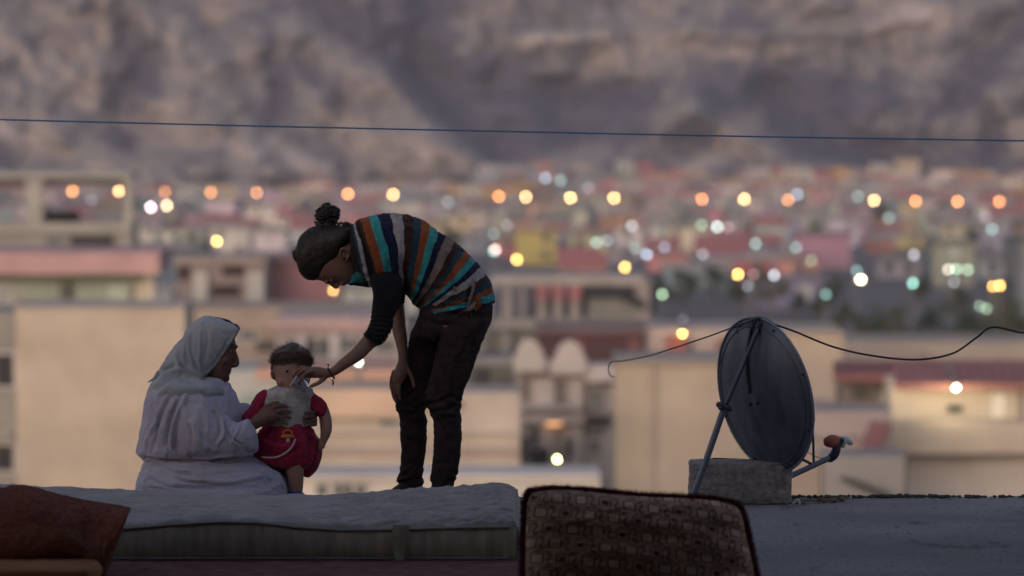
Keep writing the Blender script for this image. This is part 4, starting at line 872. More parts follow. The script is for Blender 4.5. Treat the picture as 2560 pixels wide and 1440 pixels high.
# sticks and crumbs at the edge
def debris():
    root = empty('dry_branch', (W(2060, 1248, 19.6)[0], 19.55, 0), 'dry broken branch lying at the roof edge right of the block', 'branch')
    m_ = MB(); bm_ = mat('dry_wood', (.22, .15, .09), .9, .4, 30)
    for q in ([(1992, 1262, 19.45), (2030, 1254, 19.5), (2070, 1248, 19.55), (2120, 1244, 19.58)], [(2005, 1256, 19.5), (2050, 1252, 19.5), (2090, 1251, 19.5)], [(2045, 1250, 19.5), (2060, 1242, 19.5), (2075, 1240, 19.5)], [(2010, 1262, 19.4), (1990, 1262, 19.4)]):
        pts = [W(*p) for p in q]; 
        for p in pts: p[2] = max(p[2], .012)
        tube(m_, pts, random.uniform(.005, .009), 6, 14)
    ball(m_, W(2085, 1249, 19.52) , .020, seg=8, sz=.5); ball(m_, W(2105, 1247, 19.55), .022, seg=8, sz=.5); ball(m_, W(2060, 1251, 19.5), .018, seg=8, sz=.5)
    me = m_.mesh('twig'); rough(me, .005, 60); link('twig', me, bm_, root)
    m_ = MB(); p = W(1985, 1258, 19.36); tube(m_, [p, p + np.array([.02, 0, .02]), p + np.array([.03, 0, -.005])], .006, 6, 8); m_.obj('pale_tip', mat('pale_wood', (.55, .52, .5), .8), root, smooth=True)
    rs = np.random.RandomState(2); m_ = MB()
    for k in range(420):
        x = rs.uniform(.9, 3.0); y = 19.71 - rs.exponential(.012); s = rs.uniform(.003, .010) * (1.4 if abs(x - 2.05) < .2 else 1); ball(m_, (x, y, .005 + s * .4), s, seg=5, sz=rs.uniform(.5, 1.2), sx=rs.uniform(.7, 1.8))
    o = m_.obj('gravel', mat('crumbs', (.10, .10, .09), .95, .4, 40)); o['kind'] = 'stuff'
debris()

# ================================================================== PEOPLE
skin_a = mat('skin_young', (.22, .115, .085), .55, .15, 20, .15, 200, .35)
skin_o = mat('skin_old', (.18, .095, .07), .6, .25, 30, .5, 120, .3)
skin_c = mat('skin_child', (.35, .20, .155), .5, .08, 20, .05, 200, .35)
hair_d = mat('dark_hair', (.022, .014, .012), .5, .5, 60, .6, 120, .4, stretch=(1, 1, 1))
hair_c = mat('child_hair', (.085, .05, .035), .55, .4, 80, .6, 200, .4)
white_c = mat('white_cotton', (.46, .43, .53), .95, .10, 12, .35, 240, .1, sheen=.1)
veil_c = mat('veil_cotton', (.40, .41, .44), .95, .12, 12, .4, 260, .1, sheen=.1)
lipm = mat('eye_white', (.26, .22, .21), .3, .05)
irism = mat('eye_dark', (.02, .012, .01), .2, .05)

def strands(name, parent, m, starts, n, L, dirs, jit, r=.0007, seed=0, curl=.4):
    """thin stray hairs, thousands: a joined part"""
    rs = np.random.RandomState(seed); V = []; Fc = []
    for k in range(n):
        i = rs.randint(len(starts)); p = np.array(starts[i]) + rs.randn(3) * .004; d = np.array(dirs[i]) + rs.randn(3) * jit; d /= np.linalg.norm(d); l = L * (.4 + .8 * rs.rand()); c = rs.randn(3) * curl
        prev = p; w_ = np.cross(d, [0, 1, 0]); w_ /= np.linalg.norm(w_) + 1e-9; b0 = len(V)
        for s in range(5):
            t = s / 4; q = p + d * l * t + c * l * t * t * .5; rr = r * (1 - .7 * t); V += [q - w_ * rr, q + w_ * rr]
        for s in range(4): Fc.append((b0 + 2 * s, b0 + 2 * s + 1, b0 + 2 * s + 3, b0 + 2 * s + 2))
    o = link(name, mesh_np(name, V, Fc, False), m, parent); o['kind'] = 'stuff'; return o

# ------------------------------------------------------------------ bending woman
def bending():
    CY = 19.5
    c0 = W(1090, 1250, CY); root = empty('person', (c0[0], CY, 0), 'woman in a striped shirt bending over to give the toddler a drink', 'person')
    NA, FA = CY - .17, CY + .15      # depth of near and far shoulder
    NL, FL = CY - .09, CY + .10
    b = MB()
    # head (skin) looking down
    loft(b, [(757, 610, 762, 672, CY, .045), (768, 596, 772, 690, CY, .066), (785, 580, 790, 698, CY, .076), (805, 574, 808, 704, CY, .080), (822, 572, 823, 707, CY, .080), (838, 572, 839, 705, CY, .078), (850, 576, 856, 706, CY, .072), (862, 588, 871, 706, CY, .060), (872, 610, 884, 701, CY, .045)], 50, 36, 2.2, .5)
    tube(b, [W(855, 625, CY), W(885, 622, CY), W(915, 625, CY), W(945, 632, CY)], [.060, .058, .062, .075], 20)
    # nose, lips, brow, chin, ear
    tube(b, [W(818, 702, CY), W(828, 707, CY), W(840, 715, CY), W(843, 714, CY)], [.010, .014, .0155, .012], 12)
    for s in (-1, 1): ball(b, W(846, 709, CY) + np.array([0, s * .011, 0]), .009)
    tube(b, [W(856, 708, CY - .024), W(856, 711, CY), W(856, 708, CY + .024)], [.004, .009, .004], 10); tube(b, [W(861, 707, CY - .020), W(861, 709.5, CY), W(861, 707, CY + .020)], [.004, .009, .004], 10)
    tube(b, [W(817, 705, CY - .045), W(815, 707, CY - .02), W(817, 706, CY), W(815, 707, CY + .02), W(817, 705, CY + .045)], .007, 10)
    ball(b, W(872, 702, CY), .020)
    # torso under the shirt, hips, legs
    loft(b, [(915, 580, 935, 690, CY, .17), (960, 565, 975, 690, CY, .18), (1030, 570, 1020, 705, CY, .15), (1100, 615, 1060, 735, CY, .13), (1170, 670, 1075, 760, CY, .14), (1218, 760, 1065, 785, CY, .16), (1212, 815, 1055, 810, CY, .16)], 50, 28, 2.3, .5)
    for (L, Y) in (([(1085, 810, .085), (1050, 910, .072), (1030, 1000, .058), (1035, 1060, .052), (1033, 1140, .044), (1028, 1215, .036), (1024, 1238, .034)], FL), ([(1150, 820, .09), (1135, 910, .08), (1112, 1000, .060), (1118, 1070, .054), (1117, 1150, .045), (1110, 1215, .036), (1108, 1238, .034)], NL)):
        tube(b, [W(q[0], q[1], Y) for q in L], [q[2] for q in L], 16)
    # feet flat on the roof
    for x, Y in ((1022, FL), (1104, NL)):
        p = W(x, 1240, Y); tube(b, [(p[0] + .02, Y, .045), (p[0] - .02, Y - .04, .045), (p[0] - .06, Y - .11, .032), (p[0] - .09, Y - .15, .025)], [.036, .042, .034, .022], 12)
    # reaching near arm
    tube(b, [W(960, 650, NA + .09), W(965, 720, NA + .03), W(955, 800, NA - .01), W(948, 838, NA - .02), W(925, 852, NA - .03), W(895, 884, NA - .07), W(862, 908, NA - .10), W(840, 925, NA - .115), (W(826, 932, NA - .12)), (W(810, 934, NA - .12))], [.045, .043, .042, .044, .040, .036, .029, .024, .0225, .026], 18)
    HY = NA - .12
    # hand: palm, four fingers over the cup, thumb beneath
    tube(b, [W(812, 933, HY), W(795, 931, HY), W(779, 931, HY), W(766, 933, HY)], [.026, .029, .029, .024], 14)
    for k, (pts, r) in enumerate([
        ([(781, 928, HY - .030), (765, 934, HY - .042), (754, 944, HY - .045), (747, 958, HY - .040)], .0088),
        ([(779, 924, HY - .012), (760, 926, HY - .022), (746, 935, HY - .026), (739, 950, HY - .022)], .0092),
        ([(778, 922, HY + .006), (757, 921, HY - .001), (742, 928, HY - .004), (733, 941, HY - .004)], .0088),
        ([(780, 922, HY + .022), (762, 919, HY + .020), (748, 923, HY + .018), (740, 932, HY + .016)], .0078)]):
        tube(b, [W(*q) for q in pts], [r * 1.15, r * 1.02, r * .95, r * .8], 10)
    tube(b, [W(812, 945, HY - .005), W(800, 955, HY - .018), W(786, 962, HY - .028), W(776, 966, HY - .030)], [.013, .0115, .010, .0085], 10)
    # far arm resting on the knee
    FH = CY + .02
    tube(b, [W(965, 650, FA - .03), W(985, 730, FA - .01), (W(995, 790, FA - .04)), W(998, 825, FA - .07), W(1003, 850, FH + .03), W(1007, 885, FH - .005), W(1007, 905, FH - .015)], [.052, .044, .037, .036, .032, .0245, .024], 16)
    tube(b, [W(1007, 905, FH - .015), W(1004, 925, FH - .022), W(998, 945, FH - .025)], [.025, .034, .032], 14)
    for pts, r in [([(989, 935, FH - .012), (983, 960, FH - .004), (981, 980, FH + .010), (986, 1000, FH + .014)], .0088), ([(994, 944, FH - .028), (988, 966, FH - .028), (987, 986, FH - .020), (991, 1003, FH - .012)], .0092), ([(1002, 946, FH - .036), (998, 966, FH - .038), (997, 984, FH - .034), (1000, 998, FH - .028)], .0090), ([(984, 928, FH - .002), (978, 948, FH + .012), (977, 966, FH + .022), (980, 978, FH + .03)], .0080),
        ([(1014, 912, FH - .025), (1024, 932, FH - .036), (1031, 950, FH - .040), (1035, 966, FH - .040)], .0105)]:
        tube(b, [W(*q) for q in pts], [r * 1.2, r * 1.05, r * .98, r * .8], 10)
    me = fuse(b, .0042, 4); link('body', me, skin_a, root)
    # ear
    m_ = MB(); EY = CY - .080
    tube(m_, [W(855, 648, EY - .002), W(850, 636, EY - .008), W(853, 624, EY - .012), W(863, 621, EY - .012), W(871, 628, EY - .010), W(872, 640, EY - .006), W(866, 650, EY - .003)], [.005, .0065, .007, .007, .0065, .0055, .005], 8); tube(m_, [W(858, 644, EY), W(858, 634, EY - .004), W(864, 632, EY - .004)], .0045, 6)
    loft(m_, [(852, 634, 872, 634, EY + .002, .006), (854, 643, 870, 643, EY + .002, .006)], 4, 10, 2, .5)
    link('ear', fuse(m_, .0022, 2), skin_a, root)
    # closed eye lids and lashes
    m_ = MB(); ball(m_, W(829, 700, CY - .040), .012, seg=12); m_.obj('eyelid', skin_a, root, smooth=True)
    m_ = MB(); tube(m_, [W(822, 702, CY - .050), W(829, 704, CY - .052), W(836, 701, CY - .050)], .0018, 6); tube(m_, [W(812, 698, CY - .060), W(811, 694, CY - .070), W(813, 688, CY - .078)], .0028, 6); m_.obj('eyebrow', hair_d, root, smooth=True)
    # hair
    h = MB()
    loft(h, [(740, 626, 743, 654, CY, .035), (746, 603, 751, 680, CY, .066), (755, 588, 762, 693, CY, .080), (770, 575, 779, 699, CY, .089), (790, 566, 800, 694, CY, .094), (812, 562, 822, 672, CY, .096), (832, 563, 842, 657, CY, .095), (850, 566, 854, 632, CY, .090), (866, 566, 868, 610, CY, .080), (880, 572, 880, 600, CY, .06)], 110, 110, 2.15, .6)
    me = h.mesh('hair'); co = getco(me); no = getno(me); bp_ = W(824, 562, CY); dv = co - bp_; rr_ = np.linalg.norm(dv, axis=1); u_ = dv / (rr_[:, None] + 1e-6)
    cmb = (1 - np.abs(fbm(u_ * 9 + rr_[:, None] * 3, 3)) * 3) * .0042 + fbm(u_ * 40 + rr_[:, None] * 6, 2) * .0026 + fbm(co * 14, 3) * .003
    setco(me, co + no * cmb[:, None])
    link('hair', me, hair_d, root)
    h = MB(); rs = np.random.RandomState(4)
    # nape curls
    for k in range(26):
        x = rs.uniform(838, 884); y = 566 + rs.uniform(-4, 26); Y = CY + rs.uniform(-.07, .07); r = .012 + .006 * rs.rand(); c = W(x, y, Y); t = np.linspace(0, 6, 12); h_ = rs.rand() * 6
        tube(h, [c + np.array([math.cos(q + h_) * r, (q - 3) * .004, math.sin(q + h_) * r]) for q in t], .0045, 6, 24)
    # curly top knot
    bc = W(817, 540, CY)
    ball(h, W(813, 562, CY), .050, sz=.7); ball(h, W(814, 546, CY), .040); ball(h, W(821, 531, CY), .036)
    for k in range(80):
        u = rs.randn(3); u /= np.linalg.norm(u); c = np.array([bc[0] + .003 * u[2] * 4, CY, bc[2]]) + u * np.array([.050, .046, .052]); r = .009 + .011 * rs.rand(); h_ = rs.rand() * 6; ax = np.cross(u, rs.randn(3)); ax /= np.linalg.norm(ax); ay = np.cross(u, ax)
        tube(h, [c + ax * math.cos(q + h_) * r + ay * math.sin(q + h_) * r + u * (q - 3) * .0035 for q in np.linspace(0, 6.5, 12)], .0036 + .002 * rs.rand(), 6, 24)
    me = h.mesh('hair_knot'); rough(me, .002, 90); link('hair_knot', me, hair_d, root)
    st = [W(817 + 24 * math.cos(t), 540 + 24 * math.sin(t), CY) for t in np.linspace(0, 6.28, 40)]; dr = [np.array([math.cos(t), 0, -math.sin(t)]) for t in np.linspace(0, 6.28, 40)]
    st += [W(x, y, CY) for x, y in ((742, 630), (755, 595), (775, 575), (800, 566), (845, 565), (865, 566), (880, 572), (850, 570))]; dr += [np.array([-1, 0, .3]), np.array([-.6, 0, .8]), np.array([-.3, 0, 1]), np.array([0, 0, 1]), np.array([.2, 0, 1]), np.array([.2, 0, 1]), np.array([.5, 0, .8]), np.array([0, 0, 1])]
    strands('stray_hair', root, hair_d, st, 420, .017, dr, .6, .0008, 3, 1.1)
    # combed strands lying over the head towards the knot
    idx = rs.choice(len(co), 4200); pt = co[idx]; nn = no[idx]; dv = W(822, 560, CY) - pt; dv -= nn * (dv * nn).sum(1)[:, None]; dl = np.linalg.norm(dv, axis=1); dv /= dl[:, None] + 1e-6
    V = []; Fc = []
    for p_, n_, d_, l_ in zip(pt, nn, dv, dl):
        L = min(.05, l_ * .8) * (.5 + rs.rand() * .7); sd0 = np.cross(d_, n_); b0 = len(V); k0 = rs.randn() * .12; lf = .003 + .004 * rs.rand()
        for s_ in range(5):
            t_ = s_ / 4; q_ = p_ - d_ * .012 + d_ * L * t_ + sd0 * k0 * L * math.sin(t_ * 3) + n_ * (lf * math.sin(.3 + t_ * 2.5) - .22 * (L * t_) ** 2 / .09); w_ = .0011 * (1 - .5 * t_); V += [q_ - sd0 * w_, q_ + sd0 * w_]
        for s_ in range(4): Fc.append((b0 + 2 * s_, b0 + 2 * s_ + 1, b0 + 2 * s_ + 3, b0 + 2 * s_ + 2))
    o = link('combed_hair', mesh_np('combed_hair', V, Fc, False), mat('hair_strand', (.035, .022, .017), .38, .5, 80, spec=.5), root); o['kind'] = 'stuff'
    # ------------- shirt (stripes run round the body and follow the cut)
    sec = [(872, 566, 893, 712, CY, .10), (884, 555, 918, 716, CY, .155), (898, 546, 948, 718, CY, .19), (925, 541, 970, 716, CY, .20), (951, 537, 990, 714, CY, .195), (990, 537, 1004, 716, CY, .185), (1024, 543, 1012, 726, CY, .175), (1056, 556, 1022, 740, CY, .165), (1085, 572, 1030, 748, CY, .158), (1112, 593, 1038, 755, CY, .152), (1138, 614, 1044, 760, CY, .150), (1162, 633, 1050, 765, CY, .152), (1183, 651, 1054, 769, CY, .156), (1201, 675, 1056, 774, CY, .162), (1218, 704, 1055, 779, CY, .168), (1229, 733, 1053, 783, CY, .172), (1235, 757, 1052, 788, CY, .172)]
    n = 330; s = MB(); th_n = 150
    loft(s, sec, n, th_n, 2.25, 0)
    s.f = [q for q in s.f if len(q) == 4]          # open at neck and hem
    me = s.mesh('shirt'); co0 = getco(me)
    t = np.repeat(np.linspace(0, 1, n), th_n); ang = np.tile(np.linspace(0, 2 * math.pi, th_n, endpoint=False), n)
    pp = proj(co0); wob = .010 * fbm(co0 * 7, 3) + .0035 * fbm(co0 * 25, 2)
    # stripes bow towards the hem along the flank
    fl = np.abs(np.sin(ang)); ts = t - .030 * fl * (1 - t) + wob
    OR = (.26, .07, .025); TE = (.045, .30, .31); NV = (.012, .014, .045); WH = (.36, .33, .33); BR = (.05, .022, .018); BL = (.02, .055, .085); BK = (.014, .012, .016); TP = (.22, .17, .15)
    bands_ = [(0, BK), (.030, BL), (.052, WH), (.075, BK), (.105, BR), (.125, OR), (.178, TE), (.232, NV), (.288, WH), (.338, BR), (.388, BL), (.430, OR), (.475, TE), (.520, NV), (.560, TP), (.612, BR), (.648, BL), (.680, OR), (.728, TE), (.765, NV), (.800, WH), (.842, BR), (.868, BL), (.900, OR), (.932, TE), (.972, NV)]
    edges = np.array([q[0] for q in bands_]); cols = np.array([q[1] for q in bands_])
    col = cols[np.clip(np.searchsorted(edges, ts, 'right') - 1, 0, len(cols) - 1)]
    set_attr(me, 'stripe', col)
    co = getco(me); no = getno(me)
    if (no @ np.array([0, -1, 0]))[np.argmin(co[:, 1])] < 0: me.flip_normals(); me.update()
    rough(me, .014, 5, (1.5, 1, 1)); wrinkle(me, .0095, 7, (1.6, 1, .7), 3, 2, lambda p: np.clip((p[:, 0] - 900) / 60, 0, 1)); wrinkle(me, .0045, 15, (1, 1, 1.3), 3, 6)
    folds(me, [([(1000, 640), (1012, 690), (1030, 745)], 9, -.014), ([(1085, 620), (1080, 690), (1060, 745)], 8, -.010), ([(1150, 650), (1155, 700), (1165, 745)], 9, .014), ([(1120, 640), (1130, 700), (1150, 760)], 7, -.012), ([(1190, 690), (1180, 730), (1168, 770)], 7, -.016), ([(960, 560), (985, 640), (1000, 700)], 8, .012), ([(900, 590), (920, 640), (940, 700)], 8, -.014), ([(1060, 750), (1110, 735), (1160, 745)], 8, .010), ([(1070, 768), (1120, 765), (1170, 768)], 5, -.010), ([(1025, 700), (1060, 720), (1110, 722)], 6, -.010), ([(1200, 740), (1180, 755), (1160, 770)], 6, .010)])
    clothm = mat('shirt_knit', (1, 1, 1), .92, .35, 45, .7, 170, .12, attr='stripe', sheen=.05)
    o = link('shirt', me, clothm, root); sd_ = o.modifiers.new('s', 'SOLIDIFY'); sd_.thickness = .003; sd_.offset = -1
    # near sleeve: black knit pushed up to the elbow
    kn = mat('black_knit', (.016, .013, .017), .92, .3, 40, .7, 110, .1)
    s = MB(); loft(s, [(925, 650, 985, 640, NA + .07, .03), (926, 680, 996, 672, NA + .04, .045), (928, 708, 1003, 698, NA + .01, .056), (932, 738, 1006, 725, NA, .064), (930, 765, 1004, 752, NA - .004, .060), (928, 788, 988, 786, NA - .008, .056), (926, 806, 981, 812, NA - .014, .056), (920, 822, 974, 832, NA - .022, .055), (914, 832, 962, 850, NA - .032, .052), (909, 837, 946, 863, NA - .040, .048)], 150, 64, 2.2, 0)
    s.f = [q for q in s.f if len(q) == 4]; me = s.mesh('sleeve'); co0 = getco(me); tq = np.repeat(np.linspace(0, 1, 150), 64); aq = np.tile(np.linspace(0, 2 * math.pi, 64, endpoint=False), 150)
    no = getno(me); bunch = np.clip((tq - .45) / .3, 0, 1); wv = fbm(np.stack([np.cos(aq) * 1.2, np.sin(aq) * 1.2, tq * 3], 1), 2)
    d = bunch * .0055 * np.sin(tq * 95 + wv * 9) + .004 * fbm(co0 * 25, 2)
    if (no @ np.array([0, -1, 0]))[np.argmin(co0[:, 1])] < 0: me.flip_normals(); me.update(); no = -no
    setco(me, co0 + no * d[:, None])
    sc_ = np.tile(np.array(BK), (len(tq), 1)); u_ = (proj(co0)[:, 0] - 912) / 90; upm = tq < .50
    set_attr(me, 'stripe', sc_); o = link('sleeve', me, clothm, root); sd_ = o.modifiers.new('s', 'SOLIDIFY'); sd_.thickness = .003; sd_.offset = -1
    # far sleeve
    s = MB(); loft(s, [(925, 610, 1000, 600, FA - .05, .05), (950, 700, 1012, 690, FA - .02, .055), (960, 740, 1014, 735, FA - .02, .05), (970, 762, 1012, 758, FA - .03, .045)], 60, 30, 2.2, 0); me = s.mesh('sleeve'); rough(me, .006, 20); link('sleeve', me, kn, root)
    # collar hanging under the chin
    s = MB(); loft(s, [(872, 706, 880, 712, CY - .02, .09), (884, 680, 892, 714, CY, .11), (896, 650, 906, 716, CY, .13), (915, 640, 922, 718, CY, .14)], 30, 40, 2.2, .4); me = s.mesh('collar'); co0 = getco(me); px_ = proj(co0); cc = np.tile(np.array(TE) * .5, (len(co0), 1)); cc[px_[:, 1] > 708] = NV; cc[px_[:, 1] < 668] = BK; cc[px_[:, 0] > 909] = BK
    set_attr(me, 'stripe', cc); rough(me, .004, 25); link('collar', me, clothm, root)
    # knot of cloth at the hip
    s = MB()
    for q, r in (([(1186, 705), (1180, 735), (1172, 762), (1176, 785)], .008), ([(1190, 760), (1180, 770), (1170, 778), (1158, 782)], .012), ([(1170, 770), (1178, 790), (1183, 806)], .006), ([(1160, 778), (1150, 786), (1146, 794)], .010), ([(1196, 748), (1200, 762), (1190, 775)], .007)):
        tube(s, [W(a_, b_, CY - .168) for a_, b_ in q], [r, r * 1.1, r * .9, r * .5][:len(q)], 8)
    me = s.mesh('hem_knot'); rough(me, .004, 60); cc = np.tile(np.array(TP), (len(me.vertices), 1)); pz = proj(getco(me)); cc[pz[:, 1] > 776] = (.05, .03, .03); cc[(pz[:, 0] > 1188)] = OR; set_attr(me, 'stripe', cc); link('hem_knot', me, clothm, root)
    # ------------- trousers
    tr = MB()
    loft(tr, [(1060, 752, 1222, 735, CY, .15), (1050, 775, 1232, 757, CY, .165), (1045, 795, 1230, 790, CY, .17), (1038, 815, 1222, 815, CY, .165), (1034, 838, 1212, 838, CY, .15)], 20, 30, 2.3, .2)
    loft(tr, [(1040, 800, 1140, 800, FL, .09), (1027, 838, 1130, 838, FL, .092), (1018, 872, 1115, 872, FL, .090), (1001, 935, 1085, 935, FL, .086), (989, 980, 1068, 980, FL, .080), (989, 1004, 1066, 1000, FL, .076), (995, 1026, 1064, 1026, FL, .070), (1000, 1052, 1066, 1055, FL, .068), (1002, 1103, 1066, 1103, FL, .064), (1003, 1160, 1059, 1160, FL, .056), (999, 1188, 1057, 1188, FL, .056), (996, 1204, 1056, 1206, FL, .058), (1000, 1216, 1054, 1216, FL, .056), (1001, 1236, 1050, 1236, FL, .052)], 110, 36, 2.2, .2)
    loft(tr, [(1098, 800, 1224, 800, NL, .09), (1096, 838, 1211, 838, NL, .098), (1090, 880, 1195, 880, NL, .096), (1078, 935, 1175, 935, NL, .088), (1066, 980, 1158, 980, NL, .080), (1068, 1004, 1153, 1004, NL, .078), (1076, 1030, 1151, 1030, NL, .074), (1082, 1055, 1152, 1055, NL, .072), (1085, 1103, 1153, 1103, NL, .068), (1083, 1150, 1149, 1150, NL, .060), (1078, 1188, 1143, 1188, NL, .058), (1077, 1205, 1136, 1205, NL, .058), (1078, 1220, 1134, 1220, NL, .056), (1079, 1238, 1130, 1238, NL, .052)], 110, 36, 2.2, .2)
    me = fuse(tr, .0045, 3)
    co = getco(me); no = getno(me); q = proj(co); y = q[:, 1]; wv = fbm(co * np.array([6, 6, 3]), 2)
    kn_ = np.exp(-((y - 1022) / 34) ** 2); an = np.exp(-((y - 1200) / 32) ** 2); md = np.clip((y - 1050) / 60, 0, 1) * .5
    msk = np.clip(.55 + 1.1 * fbm(co * np.array([16, 16, 9]), 2), 0, 1.2); wv2 = fbm(co * np.array([14, 14, 10]) + 7, 2)
    d = (kn_ * .009 + md * .0022 + an * .007) * msk * np.sin(y / 4.3 + wv * 13 + wv2 * 5 + q[:, 0] / 22) + .005 * fbm(co * 14, 3)
    setco(me, co + no * d[:, None])
    folds(me, [([(1060, 800), (1110, 815), (1160, 808)], 7, -.010), ([(1100, 830), (1094, 880), (1085, 940)], 6, -.012), ([(1200, 850), (1170, 930), (1150, 985)], 8, .010), ([(1180, 840), (1150, 900), (1135, 970)], 8, -.008), ([(1130, 985), (1100, 1005), (1072, 1010)], 5, -.012), ([(1150, 1000), (1120, 1022), (1082, 1030)], 5, -.010), ([(1040, 960), (1030, 985), (1000, 1000)], 5, -.010), ([(1050, 1020), (1030, 1035), (1000, 1030)], 5, -.010), ([(1206, 790), (1190, 840), (1176, 890)], 3, -.006)])
    wrinkle(me, .0035, 13, (1, 1, 1.8), 3, 4)
    link('trousers', me, mat('dark_trousers', (.042, .028, .030), .9, .4, 20, .5, 150, .12), root)
    m_ = MB(); 
    for x, Y in ((1022, FL), (1104, NL)):
        p = W(x, 1240, Y); m_ = MB(); tube(m_, [(p[0] + .03, Y + .03, .05), (p[0] - .02, Y - .04, .05), (p[0] - .06, Y - .11, .038), (p[0] - .10, Y - .17, .030)], [.046, .050, .042, .028], 14); me = m_.mesh('shoe'); c = getco(me); c[:, 2] = np.maximum(c[:, 2], .004); setco(me, c); link('shoe', me, mat('shoe_black', (.02, .02, .02), .6, .2), root)
    # bead bracelet
    m_ = MB(); c = W(828, 933, HY); dv = W(838, 926, HY) - W(822, 936, HY); dv /= np.linalg.norm(dv); u1 = np.cross(dv, [0, 1, 0]); u1 /= np.linalg.norm(u1)
    for k in range(22):
        a_ = k / 22 * 2 * math.pi; ball(m_, c + (u1 * math.cos(a_) + np.array([0, 1, 0]) * math.sin(a_)) * .030, .0048, seg=8)
    tube(m_, [W(831, 949, HY - .01), W(833, 956, HY - .012), W(832, 963, HY - .012)], [.003, .005, .003], 6, 6); tube(m_, [W(821, 914, HY), W(820, 911, HY)], .004, 6, 4)
    m_.obj('bracelet', mat('dark_beads', (.02, .015, .015), .4, .1), root, smooth=True)
    return HY
HY = bending()
# cup
def cup():
    A = W(735, 951, HY - .006); B = W(770, 976, HY - .010); ax = B - A; L = np.linalg.norm(ax); ax /= L; u = np.cross(ax, [0, 1, 0]); u /= np.linalg.norm(u); v = np.array([0, 1., 0]); th = np.linspace(0, 2 * math.pi, 32, endpoint=False)
    rings = []
    for t, r in ((0, .036), (.03, .036), (.4, .034), (.7, .030), (.9, .021), (.98, .010), (1.0, .002)): rings.append(A + ax * t * L + (np.outer(np.cos(th), u) + np.outer(np.sin(th), v)) * r)
    for t, r in ((.96, .002), (.94, .010), (.87, .019), (.68, .028), (.4, .032), (0.01, .0345)): rings.append(A + ax * t * L + (np.outer(np.cos(th), u) + np.outer(np.sin(th), v)) * r)
    m = bpy.data.materials.new('clear_plastic'); m.use_nodes = True; b = m.node_tree.nodes['Principled BSDF']; b.inputs['Base Color'].default_value = (.82, .84, .95, 1); b.inputs['Transmission Weight'].default_value = .9; b.inputs['Roughness'].default_value = .12; b.inputs['IOR'].default_value = 1.25
    mb = MB(); mb.rings(rings); me = mb.mesh('cup'); rim = MB()
    o = link('cup', me, m); tag(o, 'small clear plastic cup tipped to the toddler\'s mouth in the bending woman\'s hand', 'cup')
    tube(rim, [A + (u * math.cos(t) + v * math.sin(t)) * .0355 for t in np.linspace(0, 6.283, 32)], .0026, 6, 60, cap=False); rim.obj('rim', mat('cup_rim', (.7, .7, .75), .3, .05), o, smooth=True)
cup()

